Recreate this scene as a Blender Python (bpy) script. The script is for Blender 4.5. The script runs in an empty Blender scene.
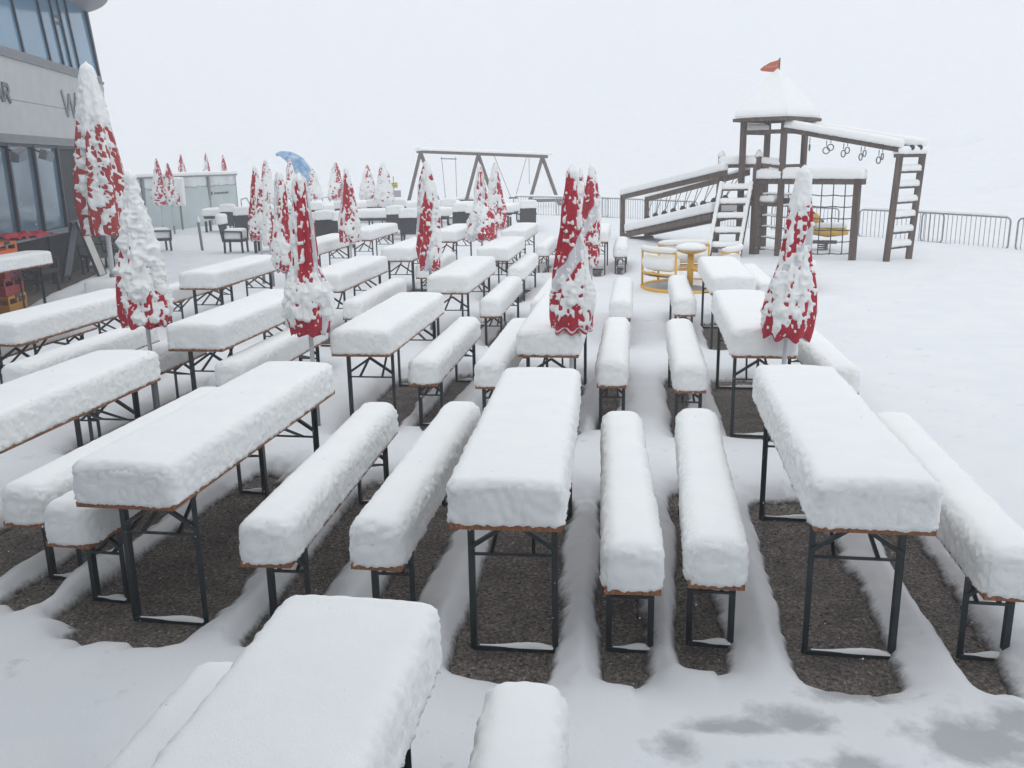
import bpy, math, random
import numpy as np
from mathutils import Vector, Matrix
random.seed(7)
S = bpy.context.scene
COL = S.collection
R = math.radians

# ------------------------------------------------------------------ noise
def _h(ix, iy, iz, s):
    h = (ix*374761393 + iy*668265263 + iz*1442695041 + s*974634533) & 0xffffffff
    h = ((h ^ (h >> 13))*1274126177) & 0xffffffff
    h = ((h ^ (h >> 16))*2246822519) & 0xffffffff
    return (h ^ (h >> 15)).astype(np.float64)/2147483648.0 - 1.0
def noise(x, y, z, s=0):
    x = np.asarray(x, float); y = np.asarray(y, float)+0*x; z = np.asarray(z, float)+0*x
    fx, fy, fz = np.floor(x), np.floor(y), np.floor(z)
    ix, iy, iz = fx.astype(np.int64), fy.astype(np.int64), fz.astype(np.int64)
    u, v, w = x-fx, y-fy, z-fz
    u, v, w = [t*t*t*(t*(t*6-15)+10) for t in (u, v, w)]
    o = 0
    for a in (0, 1):
        for b in (0, 1):
            for c in (0, 1):
                o = o + _h(ix+a, iy+b, iz+c, s)*(u if a else 1-u)*(v if b else 1-v)*(w if c else 1-w)
    return o
def fbm(x, y, z, s=0, n=3):
    o, a = 0, 1.0
    for i in range(n):
        o = o + a*noise(x*2**i, y*2**i, z*2**i, s+i*17); a *= .5
    return o
def sstep(a, b, x):
    t = np.clip((x-a)/(b-a), 0, 1); return t*t*(3-2*t)

# ------------------------------------------------------------------ materials
def mat(name, col, rough=.6, col2=None, scale=8., bump=0., bscale=40., metal=0., spec=.5, stretch=None, thr=None, detail=4., trans=0., alpha=1.):
    m = bpy.data.materials.new(name); m.use_nodes = True
    n, l = m.node_tree.nodes, m.node_tree.links
    b = n['Principled BSDF']
    b.inputs['Base Color'].default_value = (*col, 1); b.inputs['Roughness'].default_value = rough
    b.inputs['Metallic'].default_value = metal; b.inputs['Specular IOR Level'].default_value = spec
    b.inputs['Transmission Weight'].default_value = trans; b.inputs['Alpha'].default_value = alpha
    tc = n.new('ShaderNodeTexCoord'); mp = n.new('ShaderNodeMapping')
    l.new(tc.outputs['Object'], mp.inputs[0])
    if stretch: mp.inputs['Scale'].default_value = stretch
    if col2:
        t = n.new('ShaderNodeTexNoise'); t.inputs['Scale'].default_value = scale; t.inputs['Detail'].default_value = detail
        l.new(mp.outputs[0], t.inputs['Vector'])
        r = n.new('ShaderNodeValToRGB'); r.color_ramp.elements[0].color = (*col, 1); r.color_ramp.elements[1].color = (*col2, 1)
        lo, hi = thr or (.35, .65); r.color_ramp.elements[0].position = lo; r.color_ramp.elements[1].position = hi
        l.new(t.outputs[0], r.inputs[0]); l.new(r.outputs[0], b.inputs['Base Color'])
    if bump:
        t2 = n.new('ShaderNodeTexNoise'); t2.inputs['Scale'].default_value = bscale; t2.inputs['Detail'].default_value = 5
        l.new(mp.outputs[0], t2.inputs['Vector'])
        bp = n.new('ShaderNodeBump'); bp.inputs['Strength'].default_value = bump; bp.inputs['Distance'].default_value = .01
        l.new(t2.outputs[0], bp.inputs['Height']); l.new(bp.outputs[0], b.inputs['Normal'])
    return m
M = {}
M['snow'] = mat('snow', (.885, .905, .895), .8, (.92, .93, .915), 6, .2, 150, spec=.25)
M['wood'] = mat('board_wood', (.21, .078, .032), .55, (.36, .15, .06), 14, .2, 60, stretch=(6, 1, 1))
M['steel'] = mat('green_black_steel', (.010, .020, .024), .42, (.02, .032, .036), 12)
M['red'] = mat('red_fabric', (.50, .016, .04), .7, (.38, .012, .032), 9, .25, 30)
M['redbig'] = mat('orange_red_fabric', (.44, .035, .03), .75, (.34, .02, .025), 5, .25, 20)
M['white'] = mat('white_fabric', (.70, .70, .725), .75, (.62, .62, .65), 9, .25, 30)
M['pole'] = mat('white_pole', (.58, .59, .62), .4)
M['greypost'] = mat('zinc_post', (.22, .23, .25), .5, metal=.3)
M['play'] = mat('weathered_wood', (.075, .046, .035), .8, (.135, .097, .078), 10, .5, 50, stretch=(1, 1, .15))
M['rope'] = mat('dark_rope', (.035, .04, .045), .8)
M['chain'] = mat('chain_steel', (.16, .16, .17), .45, metal=.5)
M['rubber'] = mat('black_rubber', (.018, .02, .024), .6)
M['yellow'] = mat('yellow_paint', (.80, .47, .05), .4, (.72, .41, .045), 5)
M['galv'] = mat('galvanised_steel', (.30, .31, .33), .45, (.24, .25, .27), 20, metal=.4)
M['wicker'] = mat('dark_wicker', (.022, .023, .028), .7, (.045, .045, .052), 60, .8, 120)
M['panel'] = mat('facade_panel', (.50, .51, .51), .6, (.46, .47, .47), 3, .03, 30)
M['trim'] = mat('facade_trim', (.20, .21, .225), .5, (.17, .18, .195), 4)
M['mullion'] = mat('window_frame', (.022, .03, .05), .45)
M['glass'] = mat('blue_window_glass', (.13, .27, .40), .12, spec=.6)
M['glasslow'] = mat('pale_window_glass', (.11, .19, .25), .08, spec=.8)
M['dark'] = mat('dark_interior', (.012, .014, .018), .7, (.03, .032, .038), 5)
M['letter'] = mat('letter_grey', (.11, .13, .15), .5)
M['frost'] = mat('frosted_glass', (.50, .60, .60), .35, (.56, .65, .65), 2, spec=.5, alpha=.78)
M['clear'] = mat('clear_glass', (.62, .70, .71), .15, (.70, .76, .77), 3, spec=.5, alpha=.55)
M['blue'] = mat('blue_skin', (.10, .27, .52), .5, (.42, .56, .70), 5, .2, 14, thr=(.38, .66))
M['orange'] = mat('orange_flag_board', (.50, .11, .05), .6)
M['palepaint'] = mat('pale_lettering', (.70, .52, .45), .6)
M['redcrate'] = mat('red_plastic', (.42, .02, .02), .4)
M['orangecrate'] = mat('orange_plastic', (.62, .12, .02), .4)
M['yelcrate'] = mat('yellow_plastic', (.62, .27, .02), .4)
M['board'] = mat('pale_board', (.55, .53, .48), .6, (.50, .48, .44), 6)
M['grey'] = mat('grey_board', (.20, .23, .26), .6)
M['signyel'] = mat('sign_yellow', (.62, .50, .08), .5)
M['signgrey'] = mat('sign_grey', (.30, .31, .34), .5)
M['disc'] = mat('roof_soffit', (.36, .35, .36), .6, (.33, .32, .34), 2)

def gravel_mat():
    m = bpy.data.materials.new('wet_gravel'); m.use_nodes = True
    n, l = m.node_tree.nodes, m.node_tree.links; b = n['Principled BSDF']
    tc = n.new('ShaderNodeTexCoord')
    n1 = n.new('ShaderNodeTexNoise'); n1.inputs['Scale'].default_value = 5; n1.inputs['Detail'].default_value = 6
    n2 = n.new('ShaderNodeTexNoise'); n2.inputs['Scale'].default_value = 46; n2.inputs['Detail'].default_value = 4; n2.inputs['Roughness'].default_value = .7
    v1 = n.new('ShaderNodeTexVoronoi'); v1.inputs['Scale'].default_value = 75
    v2 = n.new('ShaderNodeTexVoronoi'); v2.inputs['Scale'].default_value = 30
    for t in (n1, n2, v1, v2): l.new(tc.outputs['Object'], t.inputs['Vector'])
    r1 = n.new('ShaderNodeValToRGB')
    r1.color_ramp.elements[0].color = (.058, .053, .049, 1); r1.color_ramp.elements[1].color = (.33, .31, .29, 1)
    r1.color_ramp.elements[0].position = .33; r1.color_ramp.elements[1].position = .72
    l.new(n2.outputs[0], r1.inputs[0])
    hsv = n.new('ShaderNodeMix'); hsv.data_type = 'RGBA'; hsv.blend_type = 'MULTIPLY'; hsv.inputs[0].default_value = .75
    r2 = n.new('ShaderNodeValToRGB'); r2.color_ramp.elements[0].color = (.22, .21, .20, 1); r2.color_ramp.elements[1].color = (1.75, 1.62, 1.5, 1)
    l.new(v1.outputs['Color'], r2.inputs[0])
    l.new(r1.outputs[0], hsv.inputs[6]); l.new(r2.outputs[0], hsv.inputs[7])
    big = n.new('ShaderNodeMix'); big.data_type = 'RGBA'; big.blend_type = 'MULTIPLY'; big.inputs[0].default_value = .8
    r3 = n.new('ShaderNodeValToRGB'); r3.color_ramp.elements[0].color = (.6, .58, .56, 1); r3.color_ramp.elements[1].color = (1.2, 1.15, 1.1, 1)
    r3.color_ramp.elements[0].position = .35; r3.color_ramp.elements[1].position = .65
    l.new(n1.outputs[0], r3.inputs[0]); l.new(hsv.outputs[2], big.inputs[6]); l.new(r3.outputs[0], big.inputs[7])
    # scattered crumbs of snow
    sp = n.new('ShaderNodeMath'); sp.operation = 'LESS_THAN'; sp.inputs[1].default_value = .13
    l.new(v2.outputs['Distance'], sp.inputs[0])
    sx = n.new('ShaderNodeSeparateColor'); l.new(v2.outputs['Color'], sx.inputs[0])
    gt = n.new('ShaderNodeMath'); gt.operation = 'GREATER_THAN'; gt.inputs[1].default_value = .86; l.new(sx.outputs[0], gt.inputs[0])
    mu = n.new('ShaderNodeMath'); mu.operation = 'MULTIPLY'; l.new(sp.outputs[0], mu.inputs[0]); l.new(gt.outputs[0], mu.inputs[1])
    mx = n.new('ShaderNodeMix'); mx.data_type = 'RGBA'; l.new(mu.outputs[0], mx.inputs[0]); l.new(big.outputs[2], mx.inputs[6]); mx.inputs[7].default_value = (.55, .56, .58, 1)
    l.new(mx.outputs[2], b.inputs['Base Color']); b.inputs['Roughness'].default_value = .75
    bp = n.new('ShaderNodeBump'); bp.inputs['Strength'].default_value = .9; bp.inputs['Distance'].default_value = .02
    ad = n.new('ShaderNodeMath'); ad.operation = 'ADD'; l.new(v1.outputs['Distance'], ad.inputs[0]); l.new(n2.outputs[0], ad.inputs[1])
    l.new(ad.outputs[0], bp.inputs['Height']); l.new(bp.outputs[0], b.inputs['Normal'])
    return m
M['gravel'] = gravel_mat()
def groundsnow_mat():
    m = mat('snow_ground', (.77, .795, .81), .85, (.81, .825, .835), 2.2, .22, 60, spec=.2)
    n, l = m.node_tree.nodes, m.node_tree.links; b = n['Principled BSDF']
    src = b.inputs['Base Color'].links[0].from_socket
    tc = n.new('ShaderNodeTexCoord')
    # trodden wet slush patches near the terrace door
    t = n.new('ShaderNodeTexNoise'); t.inputs['Scale'].default_value = 5.5; t.inputs['Detail'].default_value = 9; t.inputs['Roughness'].default_value = .6
    l.new(tc.outputs['Object'], t.inputs['Vector'])
    sl = n.new('ShaderNodeAttribute'); sl.attribute_name = 'slush'
    ad = n.new('ShaderNodeMath'); ad.operation = 'MULTIPLY_ADD'; ad.inputs[1].default_value = 1.7; l.new(t.outputs[0], ad.inputs[0]); l.new(sl.outputs['Fac'], ad.inputs[2])
    ms = n.new('ShaderNodeMapRange'); ms.inputs[1].default_value = 1.05; ms.inputs[2].default_value = 1.5; ms.inputs[4].default_value = .68; l.new(ad.outputs[0], ms.inputs[0])
    mx = n.new('ShaderNodeMix'); mx.data_type = 'RGBA'; l.new(ms.outputs[0], mx.inputs[0]); l.new(src, mx.inputs[6]); mx.inputs[7].default_value = (.30, .315, .325, 1)
    mrr = n.new('ShaderNodeMapRange'); mrr.inputs[3].default_value = .85; mrr.inputs[4].default_value = .38; l.new(ms.outputs[0], mrr.inputs[0]); l.new(mrr.outputs[0], b.inputs['Roughness'])
    # a thin dusting at the rim lets the gravel show through
    at = n.new('ShaderNodeAttribute'); at.attribute_name = 'cover'
    t3 = n.new('ShaderNodeTexNoise'); t3.inputs['Scale'].default_value = 42; t3.inputs['Detail'].default_value = 4; l.new(tc.outputs['Object'], t3.inputs['Vector'])
    a3 = n.new('ShaderNodeMath'); a3.operation = 'MULTIPLY_ADD'; a3.inputs[1].default_value = .45; a3.inputs[2].default_value = -.225; l.new(t3.outputs[0], a3.inputs[0])
    a4 = n.new('ShaderNodeMath'); a4.operation = 'ADD'; l.new(at.outputs['Fac'], a4.inputs[0]); l.new(a3.outputs[0], a4.inputs[1])
    m4 = n.new('ShaderNodeMapRange'); m4.interpolation_type = 'SMOOTHSTEP'; m4.inputs[1].default_value = .0; m4.inputs[2].default_value = .7; l.new(a4.outputs[0], m4.inputs[0])
    m5 = n.new('ShaderNodeMix'); m5.data_type = 'RGBA'; l.new(m4.outputs[0], m5.inputs[0]); m5.inputs[6].default_value = (.075, .066, .058, 1); l.new(mx.outputs[2], m5.inputs[7])
    l.new(m5.outputs[2], b.inputs['Base Color'])
    return m
M['gsnow'] = groundsnow_mat()

# ------------------------------------------------------------------ mesh building
class MB:
    def __init__(s): s.v = []; s.f = []; s.mi = []; s.k = 0
    def add(s, vs, fs):
        o = len(s.v); s.v += [tuple(p) for p in vs]; s.f += [tuple(i+o for i in f) for f in fs]; s.mi += [s.k]*len(fs); return s
    def box(s, c, d, rz=0., rx=0., ry=0.):
        m = Matrix.Translation(c) @ Matrix.Rotation(rz, 4, 'Z') @ Matrix.Rotation(ry, 4, 'Y') @ Matrix.Rotation(rx, 4, 'X')
        x, y, z = [t/2 for t in d]
        p = [m @ Vector((i*x, j*y, k*z)) for i in (-1, 1) for j in (-1, 1) for k in (-1, 1)]
        return s.add(p, [(0,1,3,2),(4,6,7,5),(0,4,5,1),(2,3,7,6),(0,2,6,4),(1,5,7,3)])
    def bar(s, p, q, w, h=None, up=(0, 0, 1)):
        p, q = Vector(p), Vector(q); d = q-p; L = d.length; d.normalize(); h = h or w
        u = Vector(up)
        if abs(d.dot(u)) > .98: u = Vector((0, 1, 0))
        a = d.cross(u).normalized(); b = a.cross(d)
        vs = [p0+a*(i*w/2)+b*(j*h/2) for p0 in (p, q) for (i, j) in ((-1,-1),(1,-1),(1,1),(-1,1))]
        return s.add(vs, [(3,2,1,0),(4,5,6,7)]+[(i, (i+1) % 4, 4+(i+1) % 4, 4+i) for i in range(4)])
    def tube(s, pts, r, n=8, close=False, cap=True):
        pts = [Vector(p) for p in pts]; N = len(pts); rs = r if isinstance(r, (list, tuple)) else [r]*N
        vs = []; prev = None
        for i, p in enumerate(pts):
            d = (pts[(i+1) % N]-pts[i-1]) if close else (pts[min(i+1, N-1)]-pts[max(i-1, 0)])
            d.normalize()
            a = prev - d*prev.dot(d) if prev is not None else (Vector((0,0,1)).cross(d) if abs(d.z) < .95 else Vector((1,0,0)).cross(d))
            a.normalize(); prev = a; b = d.cross(a)
            vs += [p+(a*math.cos(t)+b*math.sin(t))*rs[i] for t in [2*math.pi*k/n for k in range(n)]]
        fs = []
        for i in range(N if close else N-1):
            j = (i+1) % N
            fs += [(i*n+k, i*n+(k+1) % n, j*n+(k+1) % n, j*n+k) for k in range(n)]
        if cap and not close: fs += [tuple(range(n-1, -1, -1)), tuple((N-1)*n+k for k in range(n))]
        return s.add(vs, fs)
    def lathe(s, prof, c=(0, 0, 0), n=24):
        c = Vector(c); vs = []; fs = []
        for r, z in prof: vs += [c+Vector((r*math.cos(2*math.pi*k/n), r*math.sin(2*math.pi*k/n), z)) for k in range(n)]
        for i in range(len(prof)-1): fs += [(i*n+k, i*n+(k+1) % n, (i+1)*n+(k+1) % n, (i+1)*n+k) for k in range(n)]
        fs += [tuple(range(n-1, -1, -1)), tuple((len(prof)-1)*n+k for k in range(n))]
        return s.add(vs, fs)
    def mesh(s, name, mats, smooth=False):
        me = bpy.data.meshes.new(name); me.from_pydata(s.v, [], s.f)
        for m in (mats if isinstance(mats, (list, tuple)) else [mats]): me.materials.append(M[m])
        me.polygons.foreach_set('material_index', s.mi)
        if smooth: me.polygons.foreach_set('use_smooth', [True]*len(me.polygons))
        me.update(); return me
    def build(s, name, mats, parent=None, smooth=False):
        return link(name, s.mesh(name, mats, smooth), parent)
def link(name, me, parent=None):
    o = bpy.data.objects.new(name, me); COL.objects.link(o)
    if parent: o.parent = parent
    return o
def tag(o, label=None, cat=None, group=None, kind=None):
    for k, v in (('label', label), ('category', cat), ('group', group), ('kind', kind)):
        if v: o[k] = v
    return o
def thing(name, label, cat, loc=(0, 0, 0), rz=0., group=None):
    o = bpy.data.objects.new(name, None); COL.objects.link(o); o.location = loc; o.rotation_euler = (0, 0, rz)
    o.empty_display_size = .1
    return tag(o, label, cat, group)
def dup(root, loc, rz, label):
    r = root.copy(); COL.objects.link(r); r.location = loc; r.rotation_euler = (0, 0, rz); r['label'] = label
    for ch in list(root.children):
        c = ch.copy(); COL.objects.link(c); c.parent = r
        for g in list(ch.children):
            d = g.copy(); COL.objects.link(d); d.parent = c
    return r
def smooth_mesh(name, vs, fs, m):
    me = bpy.data.meshes.new(name); me.from_pydata([tuple(v) for v in vs], [], fs)
    for q in (m if isinstance(m, (list, tuple)) else [m]): me.materials.append(M[q])
    me.polygons.foreach_set('use_smooth', [True]*len(me.polygons)); me.update(); return me

# snow slab lying on something: rounded box, lumpy sides. x -w/2..w/2, y 0..L, z 0..h
_cap = {}
def boxgrid(nx, ny, nz):
    key = (nx, ny, nz)
    if key in _cap: return _cap[key]
    idx = {}; pts = []; fs = []
    def g(i, j, k):
        t = (i, j, k)
        if t not in idx: idx[t] = len(pts); pts.append(t)
        return idx[t]
    for i in range(nx):
        for j in range(ny):
            fs.append((g(i,j,nz), g(i+1,j,nz), g(i+1,j+1,nz), g(i,j+1,nz))); fs.append((g(i,j,0), g(i,j+1,0), g(i+1,j+1,0), g(i+1,j,0)))
    for i in range(nx):
        for k in range(nz):
            fs.append((g(i,0,k), g(i+1,0,k), g(i+1,0,k+1), g(i,0,k+1))); fs.append((g(i,ny,k), g(i,ny,k+1), g(i+1,ny,k+1), g(i+1,ny,k)))
    for j in range(ny):
        for k in range(nz):
            fs.append((g(0,j,k), g(0,j,k+1), g(0,j+1,k+1), g(0,j+1,k))); fs.append((g(nx,j,k), g(nx,j+1,k), g(nx,j+1,k+1), g(nx,j,k+1)))
    _cap[key] = (np.array(pts, float), fs); return _cap[key]
def snow_slab(w, L, h, seed, res=.022, r=.075, over=.012, rough=1., dome=.02):
    nx, ny, nz = max(4, round(w/res)), max(4, round(L/res)), max(3, round(h/res))
    P, fs = boxgrid(nx, ny, nz)
    W, LL = w+2*over, L+2*over
    p = np.stack([(P[:, 0]/nx-.5)*W, (P[:, 1]/ny-.5)*LL, P[:, 2]/nz*h], 1)
    rr = min(r, W*.46, h*.8)
    q = p.copy()
    q[:, 0] = np.clip(q[:, 0], -W/2+rr, W/2-rr); q[:, 1] = np.clip(q[:, 1], -LL/2+rr, LL/2-rr); q[:, 2] = np.minimum(q[:, 2], h-rr)
    d = p-q; ln = np.linalg.norm(d, axis=1); ok = ln > 1e-9
    lim = np.max(np.abs(d), axis=1)
    out = q.copy(); out[ok] = q[ok]+d[ok]/ln[ok, None]*np.minimum(rr, lim[ok]*1.0)[:, None]
    nrm = np.zeros_like(d); nrm[ok] = d[ok]/ln[ok, None]; nrm[~ok] = (0, 0, 1)
    bot = P[:, 2] == 0
    interior_bot = bot & (ln < 1e-9)
    s = seed*31.7
    x, y, z = out.T
    side = np.clip(1-nrm[:, 2]**2, 0, 1)
    low = .0035*fbm(x*2.6+s, y*2.0, z*2, seed, 2)
    mid = .0028*fbm(x*11+s, y*11, z*14, seed+5, 2)
    fine = .0062*noise(x*33+s, y*33, z*36, seed+9)+.0078*noise(x*66+s, y*66, z*68, seed+10)
    disp = rough*(low*(.4+.6*side)+mid*(.06+.94*side)+fine*(.07+.93*side))
    out = out+nrm*disp[:, None]
    out[:, 2] += np.where(P[:, 2] > 0, dome*(1-(x/(W/2))**2)*(z/h), 0)
    # ragged lower edge creeping over the board's edge
    edge = bot & (ln > rr*.7)
    out[:, 2] += np.where(edge, .004*noise(x*22+s, y*22, 0*z, seed+3)+.007*noise(x*60+s, y*60, 0*z, seed+4)-.001, 0)
    out[interior_bot, 2] = 0.0
    out[:, 1] += L/2
    return smooth_mesh('snow_cap', out, fs, 'snow')

# ------------------------------------------------------------------ beer garden tables and benches
FURN = [
('T',-0.04,3.63,0.110,0.20,"central front row beer table with tall square-edged snow over bare brown gravel"),
('T',1.54,3.53,0.148,0.20,"front row beer table on the right, in front of the fat red parasol"),
('T',-1.85,3.96,0.160,0.20,"big front row beer table on the left with bare orange wood at its corner"),
('T',-0.82,0.43,0.150,0.15,"nearest beer table, cut off by the bottom edge, seen almost from above"),
('T',-3.23,4.45,0.140,0.20,"beer table cut off by the left edge, before the white caked parasol"),
('T',0.30,7.15,0.140,0.20,"beer table directly behind the central front table, red parasol at its near end"),
('T',2.03,6.98,0.150,0.20,"second row beer table on the right, half hidden by the fat red parasol"),
('T',2.61,10.38,0.140,0.20,"third row beer table on the right, next to the yellow roundabout"),
('T',-1.27,7.31,0.140,0.20,"second row beer table left of centre, behind the two left front benches"),
('T',-2.77,7.64,0.140,0.20,"beer table between the caked white parasol and the one with a round lump"),
('T',-4.74,8.02,0.140,0.20,"long beer table left of the caked white parasol, by the dark bare strip"),
('T',-4.11,11.66,0.140,0.20,"beer table in front of the wicker chair and the wooden stake"),
('T',-2.38,11.18,0.140,0.20,"beer table just right of the bulky red and white parasol with a big snow lump"),
('T',-3.67,15.92,0.140,0.18,"small looking beer table behind the two parasols that stand side by side"),
('T',-1.87,14.67,0.140,0.20,"beer table just left of the slim parasol with red knots"),
('T',-0.77,10.86,0.140,0.20,"beer table just right of the slim parasol with red knots"),
('T',-0.28,14.42,0.140,0.20,"beer table right under the bell-shaped red and white parasol"),
('T',-1.33,18.18,0.140,0.18,"beer table just left of the bell-shaped red and white parasol, in the far row"),
('T',0.08,18.14,0.140,0.18,"far beer table right of the pair of parasols in front of the swing"),
('T',-3.16,18.89,0.140,0.18,"far beer table just right of the red parasol with curved stripe, before the wicker chairs"),
('T',1.65,17.50,0.140,0.18,"far beer table peeking out behind the two tall parasols, near the bridge ramp"),
('T',-8.36,13.13,0.140,0.07,"beer table by the building wall with only a thin layer of snow, beside the crates"),
('B',0.52,3.60,0.100,0.20,"front row bench just right of the central table, with an orange board edge"),
('B',0.90,3.64,0.160,0.20,"front row bench left of the right-hand front table, with a dark board edge"),
('B',2.15,3.48,0.160,0.20,"front row bench cut off by the right edge of the photo"),
('B',-2.28,4.21,0.200,0.17,"low front row bench tucked half under the big left front table"),
('B',-2.65,4.49,0.160,0.20,"front row bench cut off by the left edge, left of the big front table"),
('B',-1.20,3.94,0.115,0.20,"front row bench just right of the big left front table"),
('B',-0.66,3.89,0.140,0.20,"front row bench just left of the central table"),
('B',-0.77,7.47,0.140,0.20,"second row bench standing free right of the left-centre second row table"),
('B',-0.19,7.33,0.140,0.20,"second row bench along the left side of the table with the central parasol"),
('B',-0.26,10.88,0.140,0.20,"third row bench with dark end, right of the table by the slim parasol"),
('B',0.09,14.35,0.140,0.20,"fourth row bench behind the dark-ended third row bench"),
('B',0.37,10.74,0.140,0.20,"third row bench half hidden behind the central striped parasol, on its left"),
('B',0.65,17.99,0.140,0.18,"far bench left of the tall twin parasols, in the last bench row"),
('B',0.84,7.29,0.140,0.20,"second row bench right of the central parasol table, left side of the snowy aisle"),
('B',1.47,7.08,0.140,0.20,"second row bench with red-brown edge, right side of the snowy aisle"),
('B',1.32,10.58,0.140,0.20,"third row bench on the left side of the aisle leading to the roundabout"),
('B',2.13,10.75,0.140,0.20,"third row bench that stands right before the yellow roundabout"),
('B',2.17,17.56,0.140,0.20,"short looking far bench just below the foot of the bridge ramp"),
('B',2.66,6.92,0.140,0.20,"bench right of the fat parasol, its dark end sticking out of deep snow"),
('B',4.86,14.49,0.140,0.20,"far bench whose end sticks out right of the fat parasol"),
('B',3.49,12.02,0.140,0.20,"third row bench along the right side of the table by the roundabout"),
('B',-1.96,10.90,0.140,0.20,"long bench left of the left-centre second row table, behind the bulky parasol's lump"),
('B',-2.45,7.48,0.140,0.20,"bench running under the bulky red and white parasol with its pole in front"),
('B',-4.32,7.52,0.140,0.20,"bench behind the pole of the snow-caked white parasol"),
('B',-3.57,6.83,0.140,0.20,"bench tucked below the near end of the table right of the snow-caked parasol"),
('B',-5.41,8.41,0.140,0.15,"bench in the shade under the long table left of the snow-caked parasol"),
('B',-4.90,12.53,0.140,0.12,"bench half under the table in front of the wicker chair"),
('B',-1.45,14.81,0.140,0.18,"small bench between the two tables beside the slim parasol"),
('B',-0.21,0.41,0.110,0.17,"nearest bench at the bottom centre, only its far end in view"),
('B',-1.31,0.57,0.150,0.19,"nearest bench at the bottom left beside the nearest table"),
]
def bar_snow(w, seed):
    n = 14; vs = []; fs = []
    for i in range(n+1):
        t = i/n; x = (t-.5)*w
        hgt = .004+.020*sstep(.15, .7, t)*sstep(1, .8, t)*random.uniform(.85, 1.1)
        for k in range(6):
            a = math.pi*k/5; vs.append((x, math.cos(a)*(.006+.014*sstep(.05, .6, t)), math.sin(a)*hgt))
    for i in range(n):
        for k in range(5): fs.append((i*6+k, i*6+k+1, i*6+7+k, i*6+6+k))
    return smooth_mesh('foot_snow', vs, fs, 'snow')
def furniture_template(k):
    W, L, H = (.5, 2.2, .77) if k == 'T' else (.25, 2.2, .465)
    t = thing('beer_table' if k == 'T' else 'beer_bench', 'x', 'table' if k == 'T' else 'bench', (0, 0, -50), 0,
              'snow covered beer tables in rows' if k == 'T' else 'snow covered beer benches in rows')
    b = MB()
    b.box((0, L/2, H-.013), (W, L, .026)); b.box((0, .28, H-.035), (W*.86, .07, .02)); b.box((0, L-.28, H-.035), (W*.86, .07, .02))
    b.build('tabletop' if k == 'T' else 'seat', 'wood', t)
    wf = W*.40
    zt = H-.045
    for y, sg in ((.27, 1), (L-.27, -1)):
        for sx in (-1, 1):
            m = MB(); x = sx*wf
            m.box((x, y, zt/2), (.028, .006, zt)); m.box((x+sx*-.012, y+sg*.017, zt/2), (.005, .034, zt))
            m.build('leg', 'steel', t)
        m = MB(); m.bar((-wf, y, .012), (wf, y, .012), .03, .022)
        fb = m.build('foot_bar', 'steel', t)
        o = link('foot_snow', bar_snow(2*wf*.9, 1), fb); o.location = (0.01, y, .022)
        m = MB()
        zb = zt-.22 if k == 'T' else zt-.13
        m.bar((-wf, y, zb), (wf, y, zb), .012); m.bar((-wf, y, zt), (wf, y, zt), .03, .02)
        for sx in (-1, 1): m.bar((sx*wf, y, zb+.035), (0, y+.0, zt-(.05 if k == 'T' else .02)), .022, .02)
        m.build('cross_brace', 'steel', t)
        m = MB(); m.bar((-wf*.5, y, zb), (-wf*.3, y+sg*.42, zt), .016); m.bar((wf*.5, y, zb), (wf*.3, y+sg*.42, zt), .016); m.bar((-wf*.5, y+sg*.42, zt), (wf*.5, y+sg*.42, zt), .02)
        m.build('folding_strut', 'steel', t)
    return t
tmpl = {k: furniture_template(k) for k in 'TB'}
used = set(); pool = {}
FOOT = []
for i, (k, x, y, a, sn, lab) in enumerate(FURN):
    if k in used: o = dup(tmpl[k], (x, y, 0), -a, lab)
    else:
        o = tmpl[k]; used.add(k); o.location = (x, y, 0); o.rotation_euler = (0, 0, -a); o['label'] = lab
    W, H = (.5, .77) if k == 'T' else (.25, .465)
    near = y < 9
    key = i if near else (k, sn, i % 3)
    if key not in pool:
        pool[key] = snow_slab(W, 2.2, sn*(1+.08*math.sin(i*2.3)), i+1, res=.0135 if y < 5 else (.02 if near else .04), r=.052 if k == 'T' else .074, rough=1.0 if near else .9, dome=.012)
    c = link('snow_cap', pool[key], o); c.location = (0, 0, H)
    FOOT.append((x, y, a, W, k))

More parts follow.
